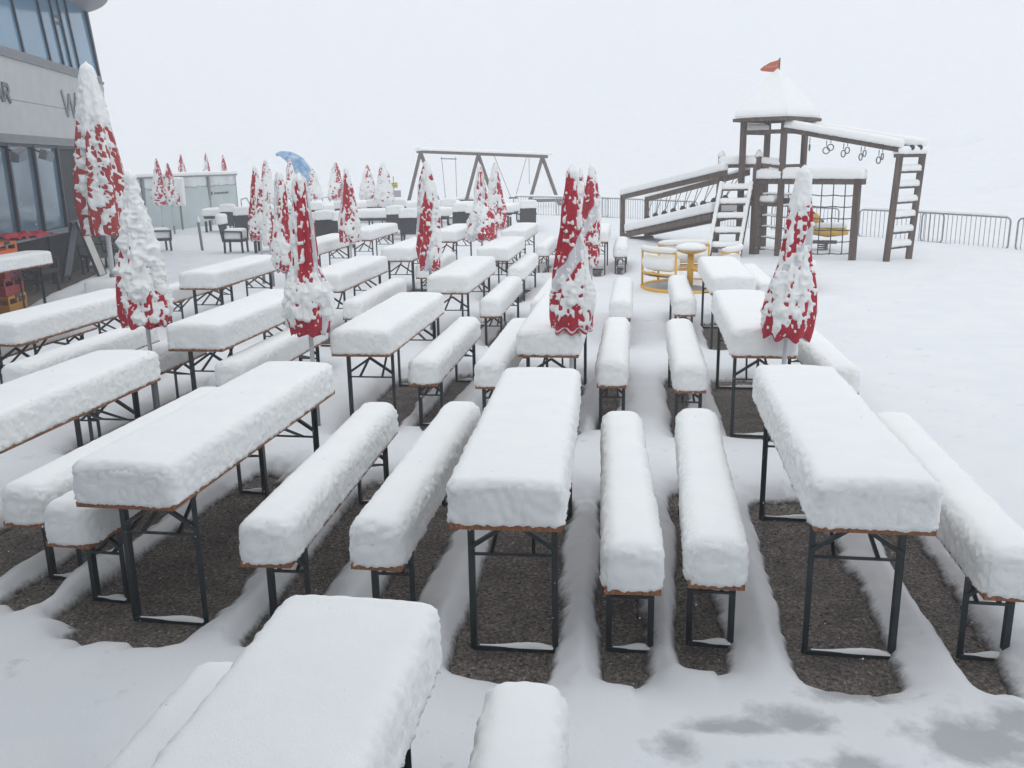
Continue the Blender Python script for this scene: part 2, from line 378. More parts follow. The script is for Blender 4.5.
# ------------------------------------------------------------------ closed parasols
CAM = -math.pi/2
def prof(t, kn): return np.interp(t, [q[0] for q in kn], [q[1] for q in kn])
BASEP = [(0, .12), (.06, .22), (.25, .46), (.5, .64), (.72, .86), (.88, 1.), (1, .93)]
def parasol(x, y, H, zb, rad, seed, cover, side, label, big=False, twist=.8, amp=.04, kn=None, panels=(2, 5), name='closed_parasol', group='closed red parasols dusted with snow', pr=.019, lean=0., band=None):
    far = y > 20; nth, nz = (34, 46) if far else ((64, 90) if y > 10 else (112, 150))
    t_ = thing(name, label, 'parasol', (x, y, 0), 0, group)
    if lean: t_.rotation_euler = (0, lean, 0)
    Lc = H-zb; kn = kn or BASEP
    th = np.linspace(0, 2*np.pi, nth, endpoint=False); tt = np.linspace(0, 1, nz)
    T, A = np.meshgrid(tt, th, indexing='ij')
    base = prof(T, kn)*rad
    tw = twist*T*3
    rtip = np.clip(T/.03, 0, 1); base = base*(.25+.75*rtip)
    fold = 1+.16*np.cos(8*(A+tw))*sstep(.05, .3, T)+.07*np.cos(3*(A-tw)+seed); fold = 1+(fold-1)*(1-.55*sstep(.7, .97, T))
    rf = base*fold
    zz = H-T*Lc - np.where(T > .97, .02*np.cos(8*(A+tw)), 0)
    def grid(r, z): return np.stack([r*np.cos(A), r*np.sin(A), z], -1).reshape(-1, 3)
    fs = [(i*nth+k, (i+1)*nth+k, (i+1)*nth+(k+1) % nth, i*nth+(k+1) % nth) for i in range(nz-1) for k in range(nth)]
    vs = grid(rf, zz)
    me = smooth_mesh('canopy', vs, fs+[tuple(range(nth)), tuple((nz-1)*nth+k for k in reversed(range(nth)))], ['redbig' if big else 'red', 'white'])
    pan = (np.floor(((A+tw+seed) % (2*np.pi))/(2*np.pi)*8)).astype(int)
    mi = np.isin(pan, panels)
    if twist > .5: mi = mi | ((T > .97-.0) & (T < .985))
    if band:
        wr = (A+8*(T-band[0])-CAM+np.pi) % (2*np.pi)-np.pi; mi = mi | ((np.abs(wr) < band[1]) & (np.abs(T-band[0]) < .2))
    mi = mi[:-1].reshape(-1).astype(int)
    me.polygons.foreach_set('material_index', list(mi)+[0, 0])
    link('canopy', me, t_)
    b = MB(); b.tube([(0, 0, .02), (0, 0, H-.06)], pr, 10); b.build('pole', 'pole', t_, True)
    b = MB(); b.tube([(0, 0, .0), (0, 0, .42)], pr+.011, 10); b.lathe([(.2, 0), (.2, .04), (.05, .07)], n=20); b.build('base', 'greypost', t_, True)
    # snow clinging to the cloth
    X, Y_ = base*np.cos(A), base*np.sin(A)
    s = seed*13.1
    n1 = 1.15*fbm(X*15+s, Y_*15, zz*7, seed, 3)-.35*(fold-1)/.16*sstep(.15, .4, T); n2 = 1.1*noise(X*46+s, Y_*46, zz*30, seed+4)
    cv = prof(T, cover)+.4*np.cos(A-side)-.22
    f1 = n1*.75+cv; f2 = n2*.95+cv*.75+.04+.25*noise(X*70+s, Y_*70, zz*60, seed+6)
    bil = 1-2*np.abs(noise(X*13+s+7, Y_*13, zz*12, seed+8)); bil = .5*bil+.5*(1-2*np.abs(noise(X*25+s, Y_*25, zz*24, seed+12)))
    g1 = np.where(f1 > 0, amp*(.3+.7*T)*np.clip(f1, 0, 1)**.6*(.45+.75*bil+.12*n2), -.05*np.clip(-f1*3, 0, 1))
    g2 = np.where(f2 > 0, .010*np.sqrt(np.clip(f2, 0, 1)), -.03*np.clip(-f2*3, 0, 1))
    thick = np.maximum(g1, g2)
    env = np.where(f1 > .15, np.maximum(base, rf), rf)
    rs = np.maximum(.004, env+thick)
    zs = zz-np.where(thick > 0, thick*.3*T, 0)
    tip = np.clip(T/.035, 0, 1); rs = rs*np.sqrt(tip*(2-tip)+1e-4); zs = zs+np.where(T < .05, .02*(1-T/.05), 0)
    me = smooth_mesh('snow_cover', grid(rs, zs), fs+[tuple(range(nth)), tuple((nz-1)*nth+k for k in reversed(range(nth)))], 'snow')
    link('snow_cover', me, t_)
    return t_
LEFT, RIGHT = math.pi, 0.
full = [(0, .6), (.1, .5), (.5, .75), (.8, .5), (.93, .0), (1, -.7)]
# position, height, canopy edge height, radius ...
parasol(-3.32, 8.02, 2.28, .93, .215, 3, [(0, .95), (.3, .75), (.55, .5), (.68, .1), (.8, -.1), (.92, -.2), (1, -1.)], CAM+.9, 'stout white parasol caked in lumpy snow with only a red hem showing', amp=.085, twist=.1, kn=[(0, .10), (.1, .2), (.4, .52), (.7, .85), (.92, 1), (1, .9)], panels=())
parasol(-1.69, 7.38, 2.24, .95, .165, 5, [(0, .7), (.12, .35), (.2, -.2), (.5, -.18), (.62, .12), (.7, .9), (.86, .75), (.92, -.1), (1, -1.)], LEFT-.5, 'parasol with long red streaks above a big round lump of snow', amp=.06, twist=.15, kn=[(0, .2), (.06, .32), (.3, .5), (.6, .62), (.72, .95), (.9, 1.05), (1, .9)], panels=(1, 6))
parasol(-2.98, 11.87, 2.24, .95, .15, 6, [(0, .6), (.2, .1), (.4, -.1), (.62, .0), (.72, .5), (.88, .4), (1, -.5)], LEFT, 'parasol close behind the one with the round snow lump, on its left', amp=.04, kn=[(0, .2), (.1, .4), (.5, .6), (.75, 1), (.9, 1), (1, .8)])
parasol(-4.72, 17.04, 2.32, .95, .19, 7, [(0, .5), (.15, -.1), (.55, -.05), (.68, .6), (.88, .4), (1, -.5)], RIGHT, 'red and white flecked parasol behind the wicker chair by the wooden stake')
parasol(-4.43, 16.6, 2.1, .9, .1, 8, [(0, .6), (.5, .3), (1, -.1)], LEFT, 'thin parasol squeezed between two fuller ones behind the left centre tables')
parasol(-9.05, 34.2, 2.55, .95, .3, 9, [(0, .3), (.3, 0), (.6, .5), (1, .1)], RIGHT, 'far parasol with dark red tip just left of the blue curved shape')
parasol(-9.32, 39.1, 2.55, .95, .3, 10, [(0, .3), (.3, 0), (.6, .6), (1, .2)], RIGHT, 'far parasol standing right before the tip of the blue curved shape')
parasol(-7.97, 37.4, 2.2, .95, .3, 11, [(0, .2), (.3, .3), (.6, .7), (1, .1)], RIGHT, 'far parasol just right of the foot of the blue curved shape')
parasol(-6.80, 36.0, 2.45, .95, .34, 12, [(0, .2), (.3, .1), (.6, .45), (1, .0)], LEFT, 'far parasol left behind the red parasol with a curved white stripe')
parasol(-2.92, 16.46, 2.27, .95, .19, 13, [(0, .6), (.1, 0), (.45, -.45), (.65, .0), (.8, .5), (1, -.1)], RIGHT, 'red parasol with snow on its right flank, before the far wicker chairs', twist=.4)
parasol(-5.64, 36.5, 2.3, .95, .34, 14, [(0, .2), (.3, .2), (.6, .5), (1, .1)], LEFT, 'left one of the two pale far parasols beside the yellow sign')
parasol(-4.12, 30.1, 2.38, .95, .33, 15, [(0, .2), (.3, .2), (.6, .45), (1, .0)], CAM, 'right one of the two pale far parasols, next to the yellow sign')
parasol(-1.06, 11.82, 2.35, .95, .15, 16, [(0, .8), (.15, .5), (.35, .0), (.5, .25), (.68, .0), (.85, .1), (.93, -.3), (1, -.7)], RIGHT+.3, 'slim parasol with red knots between two tables, left of centre', twist=.9, kn=[(0, .14), (.15, .55), (.4, .85), (.6, .9), (.8, 1), (1, .85)])
parasol(-.50, 16.21, 2.27, .95, .25, 17, [(0, .5), (.15, .1), (.4, .0), (.55, .45), (.75, .25), (.9, .0), (1, -.4)], LEFT, 'bell-shaped red and white parasol before the swing', kn=[(0, .1), (.2, .3), (.5, .45), (.65, .75), (.9, 1.05), (1, .95)])
parasol(-.28, 19.14, 2.3, .95, .22, 18, [(0, .6), (.3, .4), (.6, .25), (1, .0)], LEFT, 'mostly white parasol just right of the bell-shaped one')
parasol(.50, 7.23, 2.27, .96, .165, 19, [(0, .9), (.05, .7), (.1, -.35), (.3, -.28), (.5, -.25), (.62, .08), (.7, .5), (.84, .35), (.92, -.25), (1, -.8)], RIGHT+.1, 'tall central parasol with a red upper half, white band and ragged red hem', twist=.55, amp=.042, kn=[(0, .2), (.06, .28), (.2, .40), (.4, .54), (.55, .68), (.75, .93), (.92, 1.02), (1, .95)], panels=(), band=(.55, .55))
parasol(1.09, 11.97, 2.26, .95, .112, 20, [(0, .8), (.07, .2), (.2, -.25), (.5, -.15), (.65, .0), (.85, -.05), (1, -.2)], RIGHT, 'slimmer tall red parasol just right of the central one', twist=.7, panels=(), band=(.5, .7), kn=[(0, .2), (.1, .5), (.3, .85), (.6, 1), (.9, .95), (1, .8)])
parasol(1.34, 16.9, 2.2, .95, .13, 21, [(0, .6), (.5, .2), (1, 0)], LEFT, 'parasol mostly hidden between the two tall red parasols')
parasol(2.11, 6.82, 2.24, .955, .178, 22, [(0, 1), (.1, .7), (.17, -.1), (.35, -.4), (.5, -.3), (.6, .08), (.72, .22), (.83, .02), (.9, -.4), (1, -1.)], CAM-.6, 'fat parasol on the right with a red zigzag and a wide red hem', twist=.5, amp=.05, kn=[(0, .16), (.08, .3), (.3, .48), (.55, .62), (.66, .8), (.85, 1.05), (.95, 1.08), (1, 1)], panels=(), band=(.5, .5), lean=.045)
for (x, y, H, lab) in [(-12.12, 28.6, 2.65, 'far parasol at the left end of the glass windbreak'), (-11.5, 30, 2.62, 'left one of the two parasols before the glass windbreak'), (-11.18, 30.1, 2.46, 'right one of the two parasols before the glass windbreak'),
                       (-12.83, 36, 2.86, 'parasol behind the windbreak above its slanted post'), (-12.51, 38, 2.9, 'parasol behind the windbreak with the reddest tip'), (-12.42, 40, 2.82, 'parasol behind the windbreak nearest its right end')]:
    parasol(x, y, H, 1.1, .27, int(30+x*3+y), [(0, .1), (.3, .05), (.6, .5), (1, .1)], LEFT, lab, kn=[(0, .1), (.2, .3), (.5, .6), (.8, 1), (1, .9)])
big = parasol(-7.36, 16.5, 4.12, 1.15, .43, 40, [(0, 1.), (.2, .9), (.31, .45), (.38, -.2), (.6, -.25), (.8, -.35), (1, -.6)], CAM+.4, 'big tall red parasol by the building, white with snow at its top', big=True, twist=.04, amp=.09, kn=[(0, .16), (.08, .3), (.3, .55), (.6, .85), (.85, 1), (1, .92)], panels=(), name='large_parasol', group=None, pr=.045)
o = link('base_snow', snow_slab(.75, .75, .24, 77, res=.04, r=.08), big); o.location = (0, -.4, .1)

# ------------------------------------------------------------------ lounge corner: wicker chairs and tables
def snow_part(name, parent, w, L, h, seed, loc, rz=0, **k):
    o = link(name, snow_slab(w, L, h, seed, **k), parent); o.location = loc; o.rotation_euler = (0, 0, rz); return o
def chair_template():
    t = thing('wicker_chair', 'x', 'chair', (0, 0, -50), 0, 'wicker armchairs of the lounge corner')
    MB().box((0, 0, .40), (.52, .52, .07)).build('seat', 'wicker', t)
    m = MB(); m.box((0, .29, .66), (.52, .05, .58), rx=-.16); m.build('backrest', 'wicker', t)
    for s in (-1, 1):
        m = MB(); m.bar((s*.27, -.26, .62), (s*.27, .26, .64), .05, .035); m.bar((s*.27, -.24, .4), (s*.27, -.24, .62), .04); m.build('armrest', 'wicker', t)
        for q in (-1, 1): MB().bar((s*.23, q*.23, 0), (s*.235, q*.22, .4), .045).build('leg', 'wicker', t)
    snow_part('seat_snow', t, .46, .46, .25, 5, (0, -.24, .435), res=.04, r=.07)
    snow_part('back_snow', t, .52, .15, .24, 6, (0, .245, .82), res=.03, r=.06)
    return t
ct = chair_template(); first = True
for (x, y, rz, lab) in [(-7.1, 23.3, 90, 'wicker armchair nearest the wooden stake, seen from its side'), (-5.5, 23.0, -100, 'wicker armchair behind the pair of flecked red parasols'),
        (-9.35, 24.0, 125, 'wicker armchair by the windbreak with a big dome of snow on it'), (-9.1, 29.8, 170, 'far wicker armchair facing the lounge table before the windbreak'),
        (-5.05, 24.6, 195, 'wicker armchair with its dark back towards the camera, left one of a pair'), (-4.45, 24.2, 190, 'wicker armchair with its dark back towards the camera, right one of a pair'),
        (-2.72, 24.9, 178, 'wicker armchair left of the slim parasol, its dark square back to the camera'), (-4.6, 31.5, 175, 'left far wicker chair behind the long lounge table'),
        (-3.8, 31.5, 180, 'right far wicker chair behind the long lounge table'), (-1.55, 27.5, 200, 'far wicker armchair behind the table by the bell-shaped parasol'), (-6.3, 29.5, 20, 'far wicker armchair mid lounge buried in snow'),
        (-8.15, 27.6, 200, 'wicker armchair standing behind the wooden stake, back to the camera'), (-6.75, 27.2, 95, 'wicker armchair left of the square lounge table, seen from its side'), (-3.35, 26.7, 185, 'wicker armchair before the long lounge table, back to the camera'),
        (-.95, 26.8, 170, 'wicker armchair just left of the bell-shaped parasol pole'), (.55, 28.9, 190, 'wicker armchair in front of the dark lounge table below the swing'), (-7.9, 31.8, 175, 'far wicker armchair right of the windbreak end'),
        (-5.5, 30.7, 160, 'far wicker armchair below the pale far parasols on the left'), (-2.1, 31.2, 185, 'far wicker armchair behind the left swing leg table')]:
    if first: ct.location = (x, y, .06); ct.rotation_euler = (0, 0, R(rz)); ct['label'] = lab; first = False
    else: dup(ct, (x, y, .06), R(rz), lab)
n = 0
for (x, y, w, L, rz, lab) in [(-6.2, 23.3, .8, .8, 8, 'square wicker lounge table between the two side-on armchairs'), (-9.7, 30.9, 1.3, .7, 5, 'lounge table in front of the glass windbreak'), (-8.2, 30.2, .8, .8, 0, 'far square lounge table left of the flecked parasols'),
        (-4.1, 28.3, 1.7, .8, -4, 'long wicker lounge table behind the far beer tables'), (-5.6, 26.4, .9, .8, 6, 'square lounge table between the red-tipped far parasols'), (-2.2, 28.6, 1.6, .8, 3, 'lounge table below the left swing leg'),
        (-.55, 30, 1.3, .8, 0, 'lounge table behind the bell-shaped parasol'), (.35, 30.6, .9, .7, 0, 'dark lounge table with its side showing, in front of the swing'), (-7.4, 34.5, 2.2, .9, 5, 'farthest lounge table on the left before the far parasols'), (-5.2, 34.8, 2.2, .9, 0, 'farthest lounge table in the middle before the far parasols'), (-2.9, 34, 2., .9, 0, 'farthest lounge table below the yellow sign'), (-8.9, 33, 1.4, .8, 8, 'snowy lounge table before the right end of the windbreak'), (-6.5, 32.3, 1.3, .8, 0, 'snowy lounge table under the blue curved sculpture'), (-1.4, 32.4, 1.6, .8, 0, 'snowy lounge table behind the mostly white parasol')]:
    t = thing('lounge_table', lab, 'table', (x, y, .04), R(rz), 'snow covered lounge tables'); n += 1
    MB().box((0, 0, .655), (w, L, .05)).build('tabletop', 'wicker', t)
    m = MB()
    for sy in (-1, 1): m.box((0, sy*(L/2-.03), .6), (w-.06, .03, .07))
    for sx in (-1, 1): m.box((sx*(w/2-.03), 0, .6), (.03, L-.1, .07))
    m.build('apron', 'wicker', t)
    for sx in (-1, 1):
        for sy in (-1, 1): MB().box((sx*(w/2-.06), sy*(L/2-.06), .24), (.07, .07, .48)).build('leg', 'wicker', t)
    snow_part('snow_cap', t, w+.04, L+.04, .24, 50+n, (0, -L/2-.02, .66), res=.05, r=.09, over=.04)
# stakes and posts
t = thing('wooden_stake', 'slim wooden stake with a white snow tip standing alone before the windbreak', 'stake', (-8.22, 24, 0))
MB().tube([(0, 0, 0), (-.04, 0, .9)], .035, 10).build('post', 'greypost', t, True)
MB().lathe([(.05, 0), (.055, .04), (.035, .11), (.008, .17)], (-.04, 0, .88), 12).build('snow_tip', 'snow', t, True)
for (x, y, h, lab) in [(-.17, 33.5, .62, 'short grey post left of the dark lounge table'), (.75, 32.5, .42, 'short thick grey bollard right of the dark lounge table'), (-2.2, 24.2, .8, 'grey post right beside the wicker armchair by the slim parasol')]:
    t = thing('bollard', lab, 'bollard', (x, y, 0), 0, 'small grey posts of the lounge corner')
    MB().tube([(0, 0, 0), (0, 0, h)], .055, 10).build('post', 'greypost', t, True)
    MB().lathe([(.07, 0), (.08, .05), (.05, .12), (.01, .15)], (0, 0, h-.02), 12).build('snow_tip', 'snow', t, True)
t = thing('standing_sign', 'square snow-plastered board on a single post in front of the windbreak', 'sign', (-11.6, 32, 0), R(-12))
MB().tube([(0, .03, 0), (0, .03, 1.05)], .035, 10).build('post', 'greypost', t, True)
MB().box((0, .03, 1.5), (.46, .04, .94)).build('panel', 'board', t)
o = link('snow_cover', snow_slab(.46, .96, .10, 91, res=.04, r=.06, rough=1.6), t); o.rotation_euler = (R(90), 0, 0); o.location = (0, .008, 1.0)
t = thing('warning_sign', 'yellow and grey warning sign on a thin pole beside the swing', 'sign', (-5.3, 42, 0), R(7))
MB().tube([(0, .03, 0), (0, .03, 1.75)], .02, 8).build('pole', 'greypost', t, True)
MB().box((-.02, 0, 1.34), (.42, .02, .26)).build('yellow_panel', 'signyel', t)
MB().box((.06, 0, .96), (.52, .02, .30)).build('grey_panel', 'signgrey', t)
m = MB()
for k, ln in enumerate((.3, .34, .26)): m.box((-.02, -.013, 1.41-k*.07), (ln, .004, .028))
m.build('text_lines', 'mullion', t)

# ------------------------------------------------------------------ glass windbreak
A, B = Vector((-12.66, 28.4, 0)), Vector((-11.02, 36.9, 0)); d = (B-A); Lw = d.length; ang = math.atan2(d.y, d.x)
t = thing('glass_windbreak', 'row of frosted glass panels with clear upper strip and snow on its top rail', 'windbreak', A, ang)
nP = 4
for k in range(nP+1):
    x = Lw*k/nP
    MB().box((x, .05, 1.0), (.09, .08, 2.0)).build('post', 'greypost', t)
    if 0 < k < nP: MB().bar((x+.05, .12, .0), (x-.05, -.02, 1.95), .16, .1).build('slanted_brace', 'greypost', t)
for k in range(nP):
    x0, x1 = Lw*k/nP+.05, Lw*(k+1)/nP-.05
    MB().box(((x0+x1)/2, 0, .84), (x1-x0, .014, 1.5)).build('lower_pane', 'frost', t)
    MB().box(((x0+x1)/2, 0, 1.78), (x1-x0, .012, .36)).build('upper_pane', 'clear', t)
    m = MB(); pts = [(x0+(x1-x0)*i/16, -.012, 1.6+.02*math.sin(i*1.1+k)+.012*math.sin(i*2.7)) for i in range(17)]; m.tube(pts, .012, 6); m.build('pane_edge', 'chain', t)
MB().box((Lw/2, 0, 1.985), (Lw+.1, .12, .05)).build('top_rail', 'greypost', t)
MB().box((Lw/2, 0, .07), (Lw, .06, .05)).build('bottom_rail', 'greypost', t)
snow_part('snow_cap', t, .16, Lw, .12, 61, (0, 0, 2.01), rz=-math.pi/2, res=.05, r=.05)
m = MB(); xs = Lw*.76
m.add([(xs, -.013, 1.38), (xs+.14, -.013, 1.38), (xs+.14, -.013, 1.30), (xs+.07, -.013, 1.22), (xs, -.013, 1.30)], [(0, 4, 3, 2, 1)])
for k in range(11): m.box((xs+.28+k*.105, -.012, 1.31), (.07, .006, .07 if k % 3 else .09))
m.build('small_logo', 'mullion', t)

# blue curved thing behind the far parasols
t = thing('blue_sculpture', 'blue curved horn-shaped sculpture dusted with snow, rising behind the far parasols', 'sculpture', (-9.0, 40.3, 0), 0)
key = [(-1.17, 1.42, .07), (-.95, 1.46, .16), (-.62, 1.34, .30), (-.25, 1.04, .42), (.02, .60, .44), (.14, .15, .34), (.16, -.25, .16), (.14, -.5, .06)]
pts, rs = [], []
for i in range(29):
    s = i/28*7
    pts.append((float(np.interp(s, range(8), [k[0] for k in key])), 0, 1.35+float(np.interp(s, range(8), [k[1] for k in key])))); rs.append(.8*float(np.interp(s, range(8), [k[2] for k in key])))
b = MB(); b.tube(pts, rs, 14); b.build('curved_body', 'blue', t, True)
sp = [(p[0]+rs[i]*.55, p[1]+.1, p[2]+rs[i]*.72) for i, p in enumerate(pts) if 3 < i < 19]; b = MB(); b.tube(sp, [max(.02, r*.36) for r in rs[4:19]], 10); b.build('snow_cover', 'snow', t, True)
MB().box((.14, 0, .5), (.2, .2, 1.0)).build('base', 'blue', t)
# slanted poles behind the lounge
for k, (x, y) in enumerate([(-8.3, 33.5), (-7.75, 33.8), (-7.1, 34.6), (-6.3, 35.1), (-5.0, 36.4), (-10.2, 34.6), (-9.6, 35.2)]):
    m = MB(); m.tube([(0, 0, 0), (0, 0, 1.05)], .018, 6); m.tube([(.22, 0, 1.1), (.62, 0, .2)], .02, 6); m.tube([(0, 0, 1.05), (.22, 0, 1.1)], .018, 6)
    o = m.build('deckchair_frame', 'galv'); o.location = (x, y, .03)
    tag(o, 'thin bent metal frame poking out of the snow behind the lounge tables', 'frame', 'thin metal frames behind the lounge')
    S_ = MB().tube([(.0, 0, 1.07), (.22, 0, 1.13)], .03, 6).build('snow_ridge', 'snow', o, True)

# ------------------------------------------------------------------ swing
t = thing('swing_set', 'wooden swing frame with a long snowy crossbeam and slanted legs', 'swing', (0, 0, 0))
f = [(-4.4, 46.2, 2.86), (-1.5, 46.2, 2.70), (1.72, 46.2, 2.54)]
MB().bar((-4.6, 46.2, 2.88), (2.0, 46.2, 2.52), .15).build('crossbeam', 'play', t)
for k, (x, y, z) in enumerate(f):
    for dx, dy in ((-.78, -.5), (.95 if k == 2 else .85, 1.1)):
        MB().bar((x+dx*1.0, y+dy, 0), (x, y, z-.02), .13).build('leg', 'play', t)
ob = snow_part('beam_snow', t, .2, 6.9, .13, 71, (-4.7, 46.2, 2.95), rz=-math.pi/2, res=.07, r=.05); ob.rotation_euler = (-.052, 0, -math.pi/2)
MB().lathe([(.12, 0), (.17, .12), (.1, .24), (.02, .3)], (-4.5, 46.2, 2.90), 12).build('post_snow', 'snow', t, True)
for (x0, x1, z, cap) in ((-2.9, -1.2, .42, 1), (1.1, 3.1, .38, 2)):
    MB().bar((x0, 46.0, z), (x1, 46.0, z), .1, .16).build('brace_plank', 'play', t)
    snow_part('plank_snow', t, .14, x1-x0, .12, 72+cap, (x0, 46.0, z+.07), rz=-math.pi/2, res=.06, r=.04)
for (xt, xb, zb) in ((-3.35, -3.2, .15), (-2.65, -2.65, .15), (-.7, .1, .55), (.95, .35, .6), (1.05, 1.05, 1.2)):
    MB().tube([(xt, 46.2, 2.6), (xb, 46.2, zb)], .016, 6).build('chain', 'chain', t)
MB().box((-2.95, 46.2, .2), (.8, .3, .07)).build('swing_seat', 'rubber', t)
MB().bar((-3.4, 46.2, 2.52), (-2.6, 46.2, 2.48), .05).build('hanger', 'chain', t)
MB().box((.22, 46.2, .52), (.45, .3, .07)).build('swing_seat', 'rubber', t)

# ------------------------------------------------------------------ climbing frame
t = thing('climbing_frame', 'wooden climbing frame with roofed tower, bridge ramp, rope net and monkey bars under snow', 'playground', (0, 0, 0))
F, Lp, Rp, Bp = (6.05, 20.2), (5.30, 20.75), (6.80, 21.1), (6.10, 21.66)
for p in (F, Lp, Rp, Bp): MB().box((p[0], p[1], 1.6), (.105, .105, 3.1), rz=.6).build('tower_post', 'play', t)
cx, cy = 6.05, 20.93
ro = [(5.0, 20.62), (6.03, 19.86), (7.18, 21.1), (6.08, 21.95)]
ro = [(cx+(x-cx)*.95, cy+(y-cy)*.95) for x, y in ro]
m = MB()
for k in range(4): m.bar((*ro[k], 3.12), (*ro[(k+1) % 4], 3.12), .07, .07)
m.build('eaves_beam', 'play', t)
m = MB(); m.add([(x, y, 3.2) for x, y in ro]+[(cx, cy, 3.98)], [(0, 1, 4), (1, 2, 4), (2, 3, 4), (3, 0, 4), (3, 2, 1, 0)]); rf = m.build('roof', 'play', t)
def roof_snow():
    n = 18; vs = []; fs = []
    c = np.array([cx, cy, 4.22])
    for k in range(4):
        a, b = np.array([*ro[k], 3.17]), np.array([*ro[(k+1) % 4], 3.17]); o = len(vs)
        for i in range(n+1):
            for j in range(n+1):
                s, q = i/n, j/n; p = (a*(1-s)+b*s)*(1-q)+c*q
                p = p+np.array([0, 0, .05*sstep(0, .06, q)+.028*math.sin(math.pi*q)*(1-.5*q)-.02*sstep(.75, 1, q)+.02*noise(p[0]*3, p[1]*3, p[2]*3, 4)*sstep(0, .2, q)*(1-q)])
                p[:2] += (p[:2]-c[:2])*.05*sstep(0, .06, q)*(1-q); vs.append(p)
        fs += [(o+i*(n+1)+j, o+(i+1)*(n+1)+j, o+(i+1)*(n+1)+j+1, o+i*(n+1)+j+1) for i in range(n) for j in range(n)]
    return smooth_mesh('roof_snow', vs, fs, 'snow')
link('roof_snow', roof_snow(), rf)
MB().tube([(cx+.03, cy, 4.1), (cx+.03, cy, 4.45)], .018, 8).build('flag_pole', 'play', t)
fm = MB(); fx = cx+.02
fl = [(fx, 4.42), (fx-.05, 4.40), (fx-.2, 4.36), (fx-.36, 4.27), (fx-.42, 4.21), (fx-.36, 4.18), (fx-.15, 4.16), (fx, 4.17)]
fm.add([(x, cy-.012, z) for x, z in fl]+[(x, cy+.012, z) for x, z in fl], [tuple(range(8)), tuple(range(15, 7, -1))]+[(i, 8+i, 8+(i+1) % 8, (i+1) % 8) for i in range(8)])
fo = fm.build('flag', 'orange', t)
m = MB()
for k in range(5): x = fx-.07-k*.055; m.bar((x, cy-.016, 4.235+.008*(4-k)), (x+.012, cy-.016, 4.30+.012*(2-k)), .018, .006); m.bar((x-.02, cy-.016, 4.27), (x+.02, cy-.016, 4.265), .014, .006)
m.build('flag_lettering', 'palepaint', fo)
def rail(name, p, q, w=.08, h=.08, sn=0, sw=None, par=t, seed=3):
    o = MB().bar(p, q, w, h).build(name, 'play', par)
    if sn:
        P, Q = Vector(p), Vector(q); dd = Q-P; L = dd.length
        s = link('snow_cap', snow_slab(sw or w, L, sn, seed, res=.045, r=min(.06, sn*.45)), o)
        yv = dd.normalized(); xv = yv.cross(Vector((0, 0, 1))).normalized(); zv = xv.cross(yv)
        s.matrix_local = Matrix(((xv.x, yv.x, zv.x, P.x+zv.x*h/2), (xv.y, yv.y, zv.y, P.y+zv.y*h/2), (xv.z, yv.z, zv.z, P.z+zv.z*h/2), (0, 0, 0, 1)))
    return o
rail('tower_rail', (*Lp, 2.86), (*F, 2.86), .07, .09, 0)
rail('tower_rail', (*F, 2.86), (*Rp, 2.86), .07, .09, 0)
rail('tower_rail', (*Lp, 2.86), (*Bp, 2.86), .07, .09, .14)
rail('tower_rail', (*F, 2.12), (*Rp, 2.12), .07, .07, 0)
rail('tower_rail', (5.66, 20.75, 2.16), (*F, 2.1), .07, .07, .12)
MB().box((6.06, 20.93, 1.28), (1.0, 1.05, .08), rz=.63).build('platform', 'play', t)
snow_part('platform_snow', t, .9, .9, .16, 81, (6.3, 20.6, 1.32), rz=.63, res=.05, r=.07)
# rope net frame
NL, NR = (5.66, 20.7), (7.28, 18.98)
MB().box((*NL, 1.15), (.17, .17, 2.36), rz=-.8).build('net_post', 'play', t)
MB().lathe([(.09, 0), (.09, .06), (.05, .13), (.01, .17)], (*NL, 2.32), 12).build('post_snow', 'snow', t, True)
MB().box((*NR, .9), (.12, .12, 1.76), rz=-.8).build('net_post', 'play', t)
rail('net_beam', (*NL, 1.79), (7.38, 18.87, 1.79), .14, .12, .2, .2, seed=9)
m = MB(); ms = MB()
dn = Vector((NR[0]-NL[0], NR[1]-NL[1], 0)); zs = [1.5, 1.27, 1.03, .79, .55, .30]
for z in zs:
    pts = [(NL[0]+dn.x*q, NL[1]+dn.y*q, z-.05*math.sin(q*math.pi)*(1.6-z)-.012*math.sin(q*30)) for q in [i/14 for i in range(15)]]
    m.tube(pts, .012, 6); ms.tube([(a, b, c+.025) for a, b, c in pts[1:7]], [.026*(.7+.5*random.random()) for _ in range(6)], 6)
for k in range(1, 9):
    q = k/9; m.tube([(NL[0]+dn.x*q, NL[1]+dn.y*q, 1.74), (NL[0]+dn.x*q+.02*math.sin(k), NL[1]+dn.y*q, .26)], .011, 6)
    for z in zs: m.lathe([(.005, -.022), (.022, 0), (.005, .022)], (NL[0]+dn.x*q, NL[1]+dn.y*q, z-.05*math.sin(q*math.pi)*(1.6-z)), 6)
nt = m.build('rope_net', 'rope', t); ms.build('net_snow', 'snow', nt, True)
rail('cross_rail', (5.7, 20.75, 1.36), (6.6, 19.9, 1.36), .1, .12, 0)
